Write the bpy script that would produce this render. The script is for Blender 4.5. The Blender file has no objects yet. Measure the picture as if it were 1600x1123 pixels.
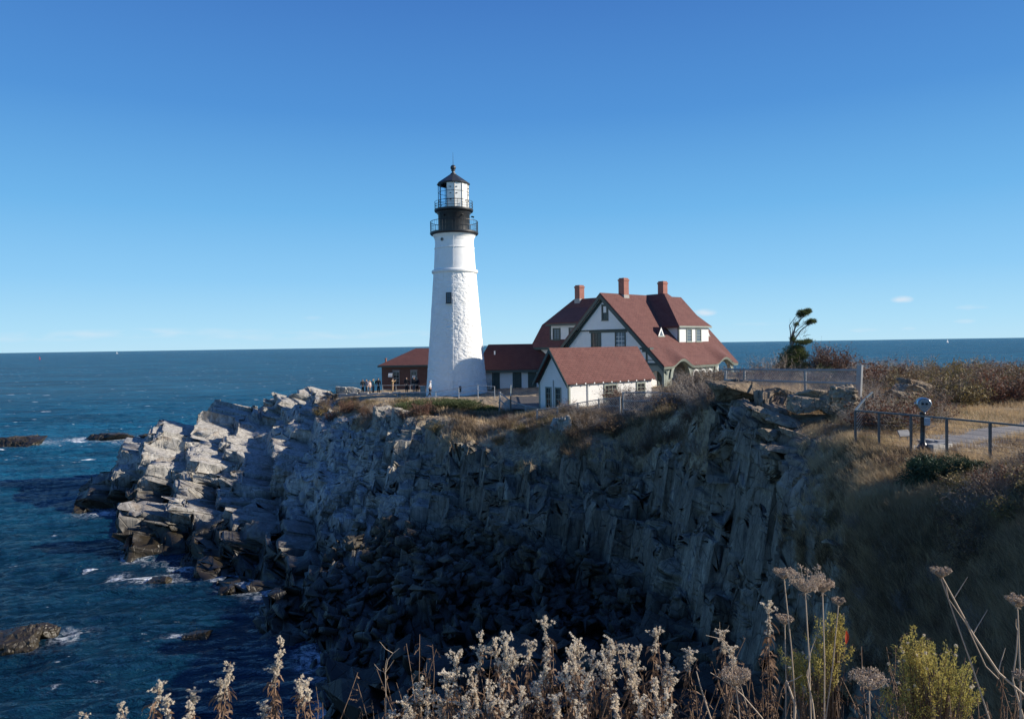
import bpy, bmesh, math, random
import numpy as np
from mathutils import Vector, Matrix
random.seed(7)
rng = np.random.default_rng(11)
R = math.radians
scene = bpy.context.scene
COL = scene.collection

# ------------------------------------------------------------------ camera
FPX = 1155.0; CW, CH = 1600.0, 1123.0
CAMZ = 14.7
cam_d = bpy.data.cameras.new('camera'); cam = bpy.data.objects.new('camera', cam_d); COL.objects.link(cam)
cam_d.sensor_width = 36.0; cam_d.lens = 36.0*FPX/CW
cam_d.clip_start = 0.05; cam_d.clip_end = 60000
CM = (Matrix.Rotation(R(90-1.116), 4, 'X') @ Matrix.Rotation(R(-0.86), 4, 'Z'))
cam.matrix_world = Matrix.Translation((0, 0, CAMZ)) @ CM
scene.camera = cam
M3 = np.array(CM.to_3x3())
def P(px, py, Y):
    """point at depth Y seen at photo pixel px,py"""
    d = M3 @ np.array([(px-CW/2)/FPX, -(py-CH/2)/FPX, -1.0])
    return Vector(d*(Y/d[1])) + Vector((0, 0, CAMZ))
def hor(px): return 539.0 - 0.015*(px-800)
def gx(px, Y): return (px-800.0)/FPX*Y

# ------------------------------------------------------------------ light
SUN_EL, SUN_AZ = 25.0, 91.5        # azimuth clockwise from +Y (the view direction)
w = bpy.data.worlds.new('World'); scene.world = w; w.use_nodes = True
nt = w.node_tree; nt.nodes.clear()
N, L = nt.nodes, nt.links
wo = N.new('ShaderNodeOutputWorld'); bg = N.new('ShaderNodeBackground'); bg.inputs[1].default_value = 0.064
sky = N.new('ShaderNodeTexSky'); sky.sky_type = 'NISHITA'; sky.sun_disc = False
sky.sun_elevation = R(SUN_EL); sky.sun_rotation = R(SUN_AZ)
sky.altitude = 0; sky.air_density = 1.0; sky.dust_density = 0.35; sky.ozone_density = 3.0
# small far clouds low in the sky
geo = N.new('ShaderNodeTexCoord')
def wmath(op, a, b=None, c=None):
    n = N.new('ShaderNodeMath'); n.operation = op
    for i, v in enumerate((a, b, c)):
        if v is None: continue
        if isinstance(v, (int, float)): n.inputs[i].default_value = v
        else: L.new(v, n.inputs[i])
    return n.outputs[0]
sep = N.new('ShaderNodeSeparateXYZ'); L.new(geo.outputs['Generated'], sep.inputs[0])
tx = wmath('DIVIDE', sep.outputs[0], wmath('MAXIMUM', sep.outputs[1], 0.05))
tz = wmath('DIVIDE', sep.outputs[2], wmath('MAXIMUM', sep.outputs[1], 0.05))
cmb = N.new('ShaderNodeCombineXYZ'); L.new(tx, cmb.inputs[0]); L.new(tz, cmb.inputs[1])
mp = N.new('ShaderNodeMapping'); mp.inputs['Scale'].default_value = (18, 70, 1); L.new(cmb.outputs[0], mp.inputs[0])
nz = N.new('ShaderNodeTexNoise'); nz.inputs['Scale'].default_value = 1.0; nz.inputs['Detail'].default_value = 7; L.new(mp.outputs[0], nz.inputs['Vector'])
total = None
def cloud(px, py, wx, wy, k):
    global total
    cx = (px-800)/FPX; cz = (hor(px)-py)/FPX
    a = wmath('MULTIPLY', wmath('SUBTRACT', tx, cx), FPX/wx); b = wmath('MULTIPLY', wmath('SUBTRACT', tz, cz), FPX/wy)
    d = wmath('ADD', wmath('MULTIPLY', a, a), wmath('MULTIPLY', b, b))
    m = wmath('MULTIPLY', wmath('MAXIMUM', wmath('SUBTRACT', 1.0, d), 0.0), k)
    total = m if total is None else wmath('MAXIMUM', total, m)
for a in ((1103, 488, 20, 7, 1.0), (1410, 468, 20, 7, 1.0), (1520, 481, 30, 6, .8), (1352, 516, 26, 4, .6), (1508, 502, 20, 4, .5), (1420, 514, 14, 4, .5),
          (490, 497, 18, 4, .4), (200, 521, 260, 9, .42), (470, 525, 200, 8, .40), (640, 522, 60, 6, .35), (60, 528, 120, 8, .4), (1190, 506, 50, 4, .3)):
    cloud(*a)
cl = wmath('MULTIPLY', wmath('MINIMUM', wmath('MULTIPLY', total, wmath('MAXIMUM', wmath('MULTIPLY', wmath('SUBTRACT', nz.outputs['Fac'], 0.40), 4.5), 0.0)), 1.0), 0.6)
def lin(*c): return tuple(((v/255+.055)/1.055)**2.4 if v > 10 else v/255/12.92 for v in c)
elv = wmath('ARCTANGENT', wmath('DIVIDE', sep.outputs[2], wmath('SQRT', wmath('ADD', wmath('MULTIPLY', sep.outputs[0], sep.outputs[0]), wmath('MULTIPLY', sep.outputs[1], sep.outputs[1])))))
rp = N.new('ShaderNodeValToRGB'); L.new(wmath('DIVIDE', wmath('MAXIMUM', elv, 0.0), R(60)), rp.inputs[0])
for i, (deg, c) in enumerate(((0, (183, 223, 243)), (1.5, (170, 218, 244)), (5, (140, 200, 241)), (10, (109, 178, 231)), (17, (80, 145, 212)), (25, (66, 121, 193)), (38, (56, 101, 178)), (60, (46, 84, 154)))):
    el = rp.color_ramp.elements[i] if i < 2 else rp.color_ramp.elements.new(deg/60)
    el.position = deg/60; el.color = (*lin(*c), 1)
tone = N.new('ShaderNodeMixRGB'); tone.blend_type = 'MULTIPLY'; tone.inputs[0].default_value = 1; tone.inputs[2].default_value = (11.7, 11.7, 11.7, 1)
L.new(rp.outputs[0], tone.inputs[1])
skm = N.new('ShaderNodeMixRGB'); skm.inputs[0].default_value = 0.97; L.new(sky.outputs[0], skm.inputs[1]); L.new(tone.outputs[0], skm.inputs[2])
mx = N.new('ShaderNodeMixRGB'); mx.inputs[2].default_value = (9.0, 9.4, 10.0, 1)
L.new(cl, mx.inputs[0]); L.new(skm.outputs[0], mx.inputs[1]); L.new(mx.outputs[0], bg.inputs[0]); L.new(bg.outputs[0], wo.inputs[0])
sd = bpy.data.lights.new('sun', 'SUN'); sd.energy = 5.0; sd.angle = R(0.5); sd.color = (1.0, 0.915, 0.79)
so = bpy.data.objects.new('sun', sd); COL.objects.link(so)
SV = Vector((math.cos(R(SUN_EL))*math.sin(R(SUN_AZ)), math.cos(R(SUN_EL))*math.cos(R(SUN_AZ)), math.sin(R(SUN_EL))))
so.rotation_euler = SV.to_track_quat('Z', 'Y').to_euler(); so.location = (40, 0, 60)
scene.view_settings.view_transform = 'Standard'; scene.view_settings.look = 'None'
scene.view_settings.exposure = 0.50; scene.view_settings.gamma = 1.0
scene.render.engine = 'CYCLES'
scene.cycles.max_bounces = 6; scene.cycles.transparent_max_bounces = 12
scene.cycles.use_denoising = True

# ------------------------------------------------------------------ noise (numpy)
def _hash(ix, iy, iz, s):
    n = (ix.astype(np.int64)*374761393 + iy.astype(np.int64)*668265263 + iz.astype(np.int64)*1274126177 + s*974634777) & 0xffffffff
    n = ((n ^ (n >> 13))*1274126177) & 0xffffffff
    n = ((n ^ (n >> 15))*2246822519) & 0xffffffff
    return (n ^ (n >> 16)) & 0xffffffff
def hr(ix, iy, iz, s): return (_hash(ix, iy, iz, s)/4294967295.0).astype(np.float32)
def gnoise(x, y, z, s=0):
    """gradient noise, about -1..1"""
    x = np.asarray(x, float); y = np.asarray(y, float)+0*x; z = np.asarray(z, float)+0*x
    ix, iy, iz = np.floor(x), np.floor(y), np.floor(z)
    fx, fy, fz = x-ix, y-iy, z-iz
    u, v, w_ = [f*f*f*(f*(f*6-15)+10) for f in (fx, fy, fz)]
    out = 0
    for a in (0, 1):
        for b in (0, 1):
            for c in (0, 1):
                h = _hash(ix+a, iy+b, iz+c, s)
                g0 = (h & 1023)/511.5-1; g1 = ((h >> 10) & 1023)/511.5-1; g2 = ((h >> 20) & 1023)/511.5-1
                d = g0*(fx-a)+g1*(fy-b)+g2*(fz-c)
                out = out + d*(u if a else 1-u)*(v if b else 1-v)*(w_ if c else 1-w_)
    return out*1.5
def fbm(x, y, z, o=4, s=0, lac=2.03, g=0.5):
    t = 0; a = 1; n = 0
    for i in range(o):
        t = t+a*gnoise(x*lac**i, y*lac**i, z*lac**i, s+i*17); n += a; a *= g
    return t/n
def worley(p, s, metric=0):
    """nearest cell: (offset 0..1, tilt term, F2-F1)"""
    ip = np.floor(p); best = np.full(len(p), 1e9, np.float32); sec = best.copy()
    off = np.zeros(len(p), np.float32); til = off.copy()
    for a in (-1, 0, 1):
        for b in (-1, 0, 1):
            for c in (-1, 0, 1):
                ix, iy, iz = ip[:, 0]+a, ip[:, 1]+b, ip[:, 2]+c
                dx = ix+.1+.8*hr(ix, iy, iz, s)-p[:, 0]; dy = iy+.1+.8*hr(ix, iy, iz, s+1)-p[:, 1]; dz = iz+.1+.8*hr(ix, iy, iz, s+2)-p[:, 2]
                d = dx*dx+dy*dy+dz*dz if metric else np.maximum(np.maximum(np.abs(dx), np.abs(dy)), np.abs(dz))**2
                m = d < best
                sec = np.where(m, best, np.minimum(sec, d)); best = np.where(m, d, best)
                r3 = hr(ix, iy, iz, s+3)
                off = np.where(m, r3, off)
                t = dx*(hr(ix, iy, iz, s+4)-.5)+dy*(hr(ix, iy, iz, s+5)-.5)+dz*(hr(ix, iy, iz, s+6)-.5)
                til = np.where(m, t, til)
    return off, til, np.sqrt(sec)-np.sqrt(best)

def blocks(p, s):
    """bedded, jointed rock: layers along z cut into blocks; returns per-block offset, tilt, edge nearness"""
    z = p[:, 2]+.35*np.sin(p[:, 2]*2.1+s)
    k = np.floor(z); o0 = hr(k, k*0, k*0, s); x = p[:, 0]*(.75+.5*hr(k, k*0, k*0+1, s))+o0*7
    x = x+.3*np.sin(x*1.7+s); i = np.floor(x); o1 = hr(i, k, k*0, s+1); y = p[:, 1]*(.75+.5*hr(i, k, k*0+2, s))+o1*7
    j = np.floor(y); fx, fy, fz = x-i-.5, y-j-.5, z-k-.5
    off = .5*hr(i, j, k, s+3)+.3*hr(i, k*0, k, s+8)+.2*hr(k, k*0, k*0, s+9)
    til = fx*(hr(i, j, k, s+4)-.5)+fy*(hr(i, j, k, s+5)-.5)+fz*(hr(i, j, k, s+6)-.5)
    e = np.minimum(np.minimum(.5-np.abs(fx), .5-np.abs(fy)), .5-np.abs(fz))
    return off.astype(np.float32), til, e

# ------------------------------------------------------------------ mesh helpers
def link(name, me, parent=None, loc=None):
    o = bpy.data.objects.new(name, me); COL.objects.link(o)
    if parent is not None: o.parent = parent
    if loc is not None: o.location = loc
    return o
def np_mesh(name, V, F, mat=None, smooth=False):
    """V (n,3), F (m,k) array or list of such arrays"""
    if not isinstance(F, (list, tuple)): F = [F]
    me = bpy.data.meshes.new(name)
    V = np.asarray(V, np.float32); me.vertices.add(len(V)); me.vertices.foreach_set('co', V.ravel())
    tot = sum(f.size for f in F); npoly = sum(len(f) for f in F)
    me.loops.add(tot); me.polygons.add(npoly)
    me.loops.foreach_set('vertex_index', np.concatenate([f.ravel() for f in F]).astype(np.int32))
    ls = []; st = 0
    for f in F:
        ls.append(st+np.arange(len(f))*f.shape[1]); st += f.size
    me.polygons.foreach_set('loop_start', np.concatenate(ls).astype(np.int32))
    me.update(calc_edges=True)
    if smooth: me.polygons.foreach_set('use_smooth', np.ones(npoly, bool))
    if mat: me.materials.append(mat)
    return me
def attr(me, name, vals):
    a = me.attributes.new(name, 'FLOAT', 'POINT'); a.data.foreach_set('value', np.asarray(vals, np.float32))
def grid_faces(nr, nc):
    i = np.arange(nr-1)[:, None]*nc+np.arange(nc-1)[None, :]
    i = i.ravel()
    return np.stack([i, i+1, i+nc+1, i+nc], 1)
def tag(o, label=None, cat=None, group=None, kind=None):
    if label: o['label'] = label
    if cat: o['category'] = cat
    if group: o['group'] = group
    if kind: o['kind'] = kind
    return o
def empty(name, loc, rz, label, cat, group=None):
    o = bpy.data.objects.new(name, None); COL.objects.link(o)
    o.location = loc; o.rotation_euler = (0, 0, rz); o.empty_display_size = .2
    return tag(o, label, cat, group)
class MB:
    def __init__(s): s.v = []; s.f = []; s.m = []
    def add(s, vs, fs, m=0):
        n = len(s.v); s.v += [tuple(v) for v in vs]; s.f += [tuple(n+i for i in f) for f in fs]; s.m += [m]*len(fs); return s
    def box(s, x0, y0, z0, x1, y1, z1, m=0):
        vs = [(x, y, z) for z in (z0, z1) for y in (y0, y1) for x in (x0, x1)]
        return s.add(vs, [(0, 2, 3, 1), (4, 5, 7, 6), (0, 1, 5, 4), (2, 6, 7, 3), (0, 4, 6, 2), (1, 3, 7, 5)], m)
    def hexa(s, c8, m=0):
        """8 corners: bottom 4 ccw then top 4 ccw"""
        return s.add(c8, [(3, 2, 1, 0), (4, 5, 6, 7), (0, 1, 5, 4), (1, 2, 6, 5), (2, 3, 7, 6), (3, 0, 4, 7)], m)
    def slab(s, poly, d, m=0):
        """polygon extruded by vector d"""
        n = len(poly); d = Vector(d); vs = [Vector(p) for p in poly]+[Vector(p)+d for p in poly]
        fs = [tuple(range(n)), tuple(range(2*n-1, n-1, -1))]+[(i, i+n, (i+1) % n+n, (i+1) % n) for i in range(n)]
        return s.add(vs, fs, m)
    def tube(s, pts, r, k=6, m=0, cap=True):
        pts = [Vector(p) for p in pts]; n = len(pts)
        rr = r if isinstance(r, (list, tuple)) else [r]*n
        vs = []; fs = []
        a = None
        for i, p in enumerate(pts):
            t = (pts[min(i+1, n-1)]-pts[max(i-1, 0)])
            if t.length < 1e-9: t = Vector((0, 0, 1))
            t.normalize()
            if a is None: a = t.orthogonal().normalized()
            else:
                a = a-t*a.dot(t)
                a = a.normalized() if a.length > 1e-6 else t.orthogonal().normalized()
            b = t.cross(a)
            for j in range(k):
                q = 2*math.pi*j/k; vs.append(p+(a*math.cos(q)+b*math.sin(q))*rr[i])
        for i in range(n-1):
            for j in range(k):
                fs.append((i*k+j, i*k+(j+1) % k, (i+1)*k+(j+1) % k, (i+1)*k+j))
        if cap: fs += [tuple(range(k-1, -1, -1)), tuple((n-1)*k+j for j in range(k))]
        return s.add(vs, fs, m)
    def lathe(s, prof, k=32, c=(0, 0), m=0, close=False):
        vs = []; fs = []
        for r, z in prof:
            for j in range(k):
                q = 2*math.pi*j/k; vs.append((c[0]+r*math.cos(q), c[1]+r*math.sin(q), z))
        for i in range(len(prof)-1):
            for j in range(k): fs.append((i*k+j, i*k+(j+1) % k, (i+1)*k+(j+1) % k, (i+1)*k+j))
        if close:
            fs += [tuple(range(k-1, -1, -1)), tuple((len(prof)-1)*k+j for j in range(k))]
        return s.add(vs, fs, m)
    def mesh(s, name, mats, smooth=False, uv=True):
        me = bpy.data.meshes.new(name); me.from_pydata(s.v, [], s.f)
        for mt in (mats if isinstance(mats, (list, tuple)) else [mats]): me.materials.append(mt)
        me.polygons.foreach_set('material_index', s.m)
        if smooth: me.polygons.foreach_set('use_smooth', [True]*len(s.f))
        if uv:
            ul = me.uv_layers.new(name='UVMap'); 
            for p in me.polygons:
                n = p.normal
                t = Vector((-n.y, n.x, 0)) if abs(n.z) < .995 else Vector((1, 0, 0))
                t.normalize(); b = n.cross(t)
                for li in p.loop_indices:
                    c = me.vertices[me.loops[li].vertex_index].co
                    ul.data[li].uv = (c.dot(t), c.dot(b))
        me.update()
        return me
    def build(s, name, mats, parent=None, smooth=False, loc=None, uv=True):
        return link(name, s.mesh(name, mats, smooth, uv), parent, loc)

# ------------------------------------------------------------------ materials
def mat(name, color, rough=.7, **k):
    m = bpy.data.materials.new(name); m.use_nodes = True
    b = m.node_tree.nodes['Principled BSDF']; b.inputs['Base Color'].default_value = (*color, 1); b.inputs['Roughness'].default_value = rough
    for a, v in k.items(): b.inputs[a.replace('_', ' ')].default_value = v
    return m
class MT:
    """node builder"""
    def __init__(s, name, rough=.7):
        s.m = bpy.data.materials.new(name); s.m.use_nodes = True; s.t = s.m.node_tree; s.b = s.t.nodes['Principled BSDF']
        s.b.inputs['Roughness'].default_value = rough
        s.tc = s.t.nodes.new('ShaderNodeTexCoord'); s.g = s.t.nodes.new('ShaderNodeNewGeometry')
    def put(s, n, i, v):
        if v is None: return
        if hasattr(v, 'is_output') or isinstance(v, bpy.types.NodeSocket): s.t.links.new(v, n.inputs[i])
        elif isinstance(v, tuple) and len(v) == 3 and n.inputs[i].type == 'RGBA': n.inputs[i].default_value = (*v, 1)
        elif n.inputs[i].type == 'RGBA': n.inputs[i].default_value = (v, v, v, 1)
        else: n.inputs[i].default_value = v
    def map(s, vec, scale=(1, 1, 1), rot=(0, 0, 0)):
        n = s.t.nodes.new('ShaderNodeMapping'); n.inputs['Scale'].default_value = scale; n.inputs['Rotation'].default_value = rot
        s.t.links.new(vec, n.inputs[0]); return n.outputs[0]
    def noise(s, vec, sc, det=5, rough=.55, dist=0):
        n = s.t.nodes.new('ShaderNodeTexNoise'); s.t.links.new(vec, n.inputs['Vector']); n.inputs['Scale'].default_value = sc
        n.inputs['Detail'].default_value = det; n.inputs['Roughness'].default_value = rough; n.inputs['Distortion'].default_value = dist
        return n.outputs['Fac']
    def vor(s, vec, sc, feat='F1', out='Distance'):
        n = s.t.nodes.new('ShaderNodeTexVoronoi'); n.feature = feat; s.t.links.new(vec, n.inputs['Vector']); n.inputs['Scale'].default_value = sc
        return n.outputs[out]
    def ramp(s, v, stops, interp='LINEAR'):
        n = s.t.nodes.new('ShaderNodeValToRGB'); s.t.links.new(v, n.inputs[0]); n.color_ramp.interpolation = interp
        e = n.color_ramp.elements
        for i, (p, c) in enumerate(stops):
            c = (c, c, c) if isinstance(c, (int, float)) else c
            x = e[i] if i < 2 else e.new(p)
            x.position = p; x.color = (*c, 1)
        return n.outputs[0]
    def mix(s, f, a, b, mode='MIX'):
        n = s.t.nodes.new('ShaderNodeMixRGB'); n.blend_type = mode; s.put(n, 0, f); s.put(n, 1, a); s.put(n, 2, b); return n.outputs[0]
    def math(s, op, a, b=0.0, c=0.0):
        n = s.t.nodes.new('ShaderNodeMath'); n.operation = op; s.put(n, 0, a); s.put(n, 1, b); s.put(n, 2, c); return n.outputs[0]
    def at(s, name):
        n = s.t.nodes.new('ShaderNodeAttribute'); n.attribute_name = name; return n.outputs['Fac']
    def sep(s, vec):
        n = s.t.nodes.new('ShaderNodeSeparateXYZ'); s.t.links.new(vec, n.inputs[0]); return n.outputs
    def bump(s, h, dist=.02, st=1.0, prev=None):
        n = s.t.nodes.new('ShaderNodeBump'); n.inputs['Distance'].default_value = dist; n.inputs['Strength'].default_value = st
        s.t.links.new(h, n.inputs['Height'])
        if prev is not None: s.t.links.new(prev, n.inputs['Normal'])
        return n.outputs[0]
    def rnd(s):
        n = s.t.nodes.new('ShaderNodeObjectInfo'); return n.outputs['Random']
    def out(s, col=None, normal=None, rough=None, **k):
        if col is not None: s.put(s.b, 'Base Color', col)
        if normal is not None: s.put(s.b, 'Normal', normal)
        if rough is not None: s.put(s.b, 'Roughness', rough)
        for a, v in k.items(): s.put(s.b, a.replace('_', ' '), v)
        return s.m
# ------------------------------------------------------------------ rock material
def rock_mat(name, veg=True, dark=(1, 1, 1), obj=False, streak=True):
    M = MT(name, .85)
    pos = M.g.outputs['Position']
    vec = M.tc.outputs['Object'] if obj else pos
    z = M.sep(pos)[2]
    big = M.noise(vec, .22, 5, .6)
    st = M.noise(M.map(vec, (3.0, 3.0, .45), (R(6), R(-9), R(20))), .9, 9, .68, .4)
    fine = M.noise(vec, 5.5, 9, .72)
    c = M.ramp(st, [(.28, (.13, .12, .11)), (.42, (.30, .285, .255)), (.56, (.42, .40, .36)), (.74, (.56, .54, .50))])
    c = M.mix(M.ramp(big, [(.42, 0.0), (.62, .75)]), c, M.mix(1.0, c, (1.12, 1.10, 1.06), 'MULTIPLY'))
    c = M.mix(M.ramp(M.noise(vec, .55, 6, .65), [(.56, 0.0), (.68, .55)]), c, (.20, .125, .065))      # iron stain
    c = M.mix(M.ramp(fine, [(.30, .6), (.52, 0.0)]), c, (.055, .052, .048))
    cr = M.vor(M.map(vec, (1.3, 1.3, .5), (0, R(-10), 0)), 1.3, 'DISTANCE_TO_EDGE')
    c = M.mix(M.ramp(cr, [(.0, .75), (.022, 0.0)]), c, (.03, .028, .026))
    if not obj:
        # the landward cliff is darker, weathered slate; recess shade painted into its streaks
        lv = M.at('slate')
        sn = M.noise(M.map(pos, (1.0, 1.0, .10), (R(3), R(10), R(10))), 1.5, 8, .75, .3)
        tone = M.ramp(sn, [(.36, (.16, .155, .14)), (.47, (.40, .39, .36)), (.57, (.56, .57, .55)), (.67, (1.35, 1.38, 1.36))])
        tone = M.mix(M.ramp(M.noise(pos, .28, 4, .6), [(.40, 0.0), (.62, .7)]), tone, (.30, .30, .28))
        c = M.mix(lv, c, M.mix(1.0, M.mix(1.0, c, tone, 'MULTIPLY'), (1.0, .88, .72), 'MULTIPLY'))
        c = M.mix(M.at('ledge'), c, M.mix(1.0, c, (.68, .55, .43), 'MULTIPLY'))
    # tide zone: black weed and wet rock
    tz = M.math('ADD', z, M.math('MULTIPLY', M.math('SUBTRACT', M.noise(pos, .5, 5, .6), .5), 3.2))
    wet = M.ramp(M.math('MULTIPLY', tz, .2), [(.30, 1.0), (.72, 0.0)])
    weed = M.mix(M.noise(pos, 3.0, 5), (.012, .010, .007), (.045, .034, .018))
    c = M.mix(wet, c, weed)
    if veg:
        vg = M.at('veg')
        m = M.ramp(M.math('ADD', vg, M.math('MULTIPLY', M.math('SUBTRACT', M.noise(pos, 1.1, 8, .7), .5), 1.3)), [(.42, 0.0), (.60, 1.0)])
        soil = M.ramp(M.noise(pos, 2.2, 9, .75), [(.30, (.06, .045, .027)), (.46, (.21, .155, .095)), (.60, (.40, .31, .19)), (.8, (.15, .14, .065))])
        c = M.mix(m, c, soil)
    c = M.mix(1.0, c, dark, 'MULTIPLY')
    h = M.math('ADD', M.math('MULTIPLY', st, 1.0), M.math('MULTIPLY', fine, .45))
    nrm = M.bump(h, .055, .7)
    nrm = M.bump(M.ramp(cr, [(0.0, 0.0), (.05, 1.0)]), .05, .5, nrm)
    return M.out(c, nrm, M.mix(wet, .9, .45))
ROCK = rock_mat('rock')

# ------------------------------------------------------------------ the terrain: radial profiles (distance ahead, height or photo row)
T = {
 96:  [(10,-3),(40,-3),(50,-3),(55,-3),(60,-3),(66,-3),(67.5,-3),(69,-3),(70,-3),(71,-3),(72,-3),(76,-3),(84,-3)],
 110: [(10,-3),(40,-3),(50,-3),(55,-3),(60,-3),(66.3,-2),(67.6,-1.2),(69,-.8),(70,-.8),(71,-1),(72,-1.5),(76,-2.5),(84,-3)],
 120: [(10,-3),(40,-3),(50,-3),(55,-3),(60,-3),(66.6,-.9),(67.6,797),(69,782),(70,776),(71,776),(72,0),(76,-2),(84,-3)],
 134: [(10,-3),(40,-3),(50,-3),(55,-3),(60,-3),(66.6,-.6),(67.6,792),(69,768),(70,762),(71,759),(72,760),(77,-1),(84,-3)],
 165: [(10,-3),(40,-3),(50,-3),(55,-3),(60,-2.4),(66.6,-.5),(67.8,782),(69.5,760),(71,753),(72,749),(73,752),(79,0),(88,-3)],
 180: [(10,-3),(40,-3),(50.8,-1.2),(54,-1.2),(59,-2.2),(66.6,-.5),(68,780),(70,757),(71.5,742),(72.5,734),(73.5,736),(80,0),(90,-3)],
 194: [(10,-3),(48,-3),(51.3,871),(55,822),(60,-.6),(66.4,-.3),(68.3,772),(70.5,742),(72,724),(73,716),(74,718),(81,1),(92,-3)],
 204: [(10,-3),(48,-3),(51.3,871),(55,800),(60,-.2),(66,.2),(68.6,762),(71,728),(72.5,706),(74,690),(75,692),(82,2),(94,-3)],
 245: [(10,-3),(47,-3),(51.2,872),(55.5,788),(60,.8),(65,786),(68,738),(72,696),(75,674),(77,665),(78.5,668),(84,4),(98,-3)],
 300: [(10,-3),(44,-3),(49.6,888),(55,800),(59.5,785),(64,770),(69,726),(74,692),(78,670),(80,662),(82,664),(87,4),(100,-3)],
 316: [(10,-3),(43,-3),(49,893),(54.5,803),(59,790),(62,768),(68,735),(74,692),(79,662),(81,645),(83,647),(88,4),(102,-3)],
 336: [(10,-3),(42,-3),(48,897),(54,812),(58,795),(61,757),(67,742),(75,690),(80,652),(82,635),(84,637),(91,4),(105,-3)],
 385: [(10,-3),(38,-2),(44.6,920),(53,822),(58,793),(61,762),(67,738),(76,688),(82,652),(84,637),(86,639),(92,4),(106,-3)],
 415: [(10,-3),(34,-1.5),(42.5,935),(52,826),(57,796),(61,772),(68,735),(77,684),(83,655),(86,647),(88,650),(94,4),(108,-3)],
 434: [(10,-2.5),(32,-1),(41,945),(51.5,828),(57,790),(61,745),(68,715),(77,675),(84,644),(88,624),(90,626),(96,5),(110,-3)],
 460: [(10,-2.2),(30,-.8),(40,955),(51,828),(56,785),(61,738),(69,700),(78,665),(85,636),(89,616),(91,618),(98,5),(110,-3)],
 490: [(10,-2),(29.3,-.3),(38.5,955),(50,824),(55,774),(62,722),(70,682),(78,652),(85,628),(90,612),(93,612),(100,5),(112,-3)],
 515: [(10,-2),(29,1105),(38,955),(49,820),(54,768),(60,714),(68,672),(77,640),(85,624),(91,617),(96,617),(104,5),(114,-3)],
 550: [(9,-1),(28.8,1108),(38,950),(48,820),(53,765),(59,710),(65,668),(75,638),(83,621),(92,614),(102,611),(108,6),(120,-3)],
 600: [(8,3),(28.5,1123),(36,960),(45,840),(49,770),(53,710),(58,658),(67,632),(76,623),(88,9.1),(104,8.8),(112,6),(125,-3)],
 700: [(7,5),(28,1.0),(35,970),(43.5,850),(46,780),(49,715),(53,660),(62,634),(72,9.55),(90,9.2),(108,8.9),(118,6),(130,-3)],
 760: [(7,5),(27.5,1.0),(34.5,980),(42.3,858),(44.5,782),(47.5,722),(51.5,668),(60,645),(70,9.5),(90,9.8),(109,9.6),(120,6),(130,-3)],
 800: [(7,5),(27,1.0),(34,985),(41,868),(43,790),(45.5,728),(49.5,668),(56,650),(65,9.5),(90,9.9),(110,9.6),(120,6),(132,-3)],
 900: [(7,5),(26,1.2),(33,1000),(39,885),(41,800),(43.5,720),(47,660),(51,648),(60,10),(90,10),(112,9.8),(122,6),(135,-3)],
 1000:[(7,5),(25,1.2),(31,1040),(35.5,935),(38,820),(41,730),(45,655),(49,643),(58,10.2),(90,10.1),(112,9.8),(125,6),(138,-3)],
 1060:[(6.5,6),(24,1.3),(28.5,1080),(31.5,1000),(33.5,860),(36.5,740),(41,646),(45,638),(57,10.8),(90,10.2),(112,9.8),(125,6),(138,-3)],
 1110:[(6.5,6),(23,1.3),(27.5,1100),(29.5,1040),(31,890),(33,750),(36,638),(39.5,618),(52,11.5),(80,10.8),(112,10),(125,6),(138,-3)],
 1160:[(6,7),(22,1.3),(26,1.4),(28.5,1060),(29.6,900),(30.6,760),(32,652),(35,615),(40,12.1),(62,12),(90,10.6),(105,6),(125,-3)],
 1220:[(6,7),(19,1.8),(22.5,2.0),(24.5,1100),(25.3,950),(25.9,820),(27,728),(32,645),(38,12.0),(55,12.2),(72,11.5),(84,6),(105,-3)],
 1280:[(6,8),(15,3.5),(18.2,4.2),(20.6,1090),(21.4,960),(21.6,850),(22.2,768),(27,684),(36,11.8),(50,12.1),(66,11.6),(80,6),(100,-3)],
 1340:[(6,8.5),(11,7.2),(14.3,1123),(16.0,1000),(17.5,900),(18.3,835),(19.2,778),(22.8,693),(30,11.5),(45,11.9),(62,11.6),(76,6),(96,-3)],
 1450:[(6,9.5),(10,8.5),(12,1123),(14,1000),(15.8,900),(17.0,830),(18.3,775),(21.5,708),(28,11.4),(42,11.9),(58,12.0),(72,6),(92,-3)],
 1600:[(5,11),(7,10.5),(8.5,1123),(10.5,985),(13,865),(15,795),(17,750),(19,724),(28,11.4),(38,11.7),(48,11.8),(60,6),(80,-3)],
 1750:[(5,12),(7,12),(8.5,12.1),(10.5,12.2),(13,12.1),(15,12.1),(17,11.9),(19,11.7),(28,11.4),(36,11.6),(42,11.6),(54,6),(70,-3)],
 1950:[(5,12.6),(7,12.9),(8.5,13.0),(10.5,13.2),(13,13.2),(15,13.2),(17,13.0),(19,12.8),(26,11.8),(32,11.6),(38,11.5),(48,6),(60,-3)],
 2600:[(5,13),(7,13.4),(8.5,13.6),(10.5,13.8),(13,13.9),(15,13.9),(17,13.6),(19,13.4),(22,13),(24,12),(28,11.5),(36,6),(44,-3)],
}
keys = sorted(T)
def pyz(px, py, Y): return P(px, py, Y).z
TY = np.zeros((len(keys), 13)); TZ = TY.copy()
for i, k in enumerate(keys):
    for j, (Y, v) in enumerate(T[k]):
        TY[i, j] = Y; TZ[i, j] = pyz(k, v, Y) if v > 400 else v
cols = np.concatenate([np.arange(94, 1660, 1.35), np.arange(1660, 2600, 9.0)])
segs = [6, 22, 50, 95, 95, 95, 85, 60, 40, 26, 18, 8]
ts = np.concatenate([j+np.arange(n)/n for j, n in enumerate(segs)]+[[12.0]])
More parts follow.
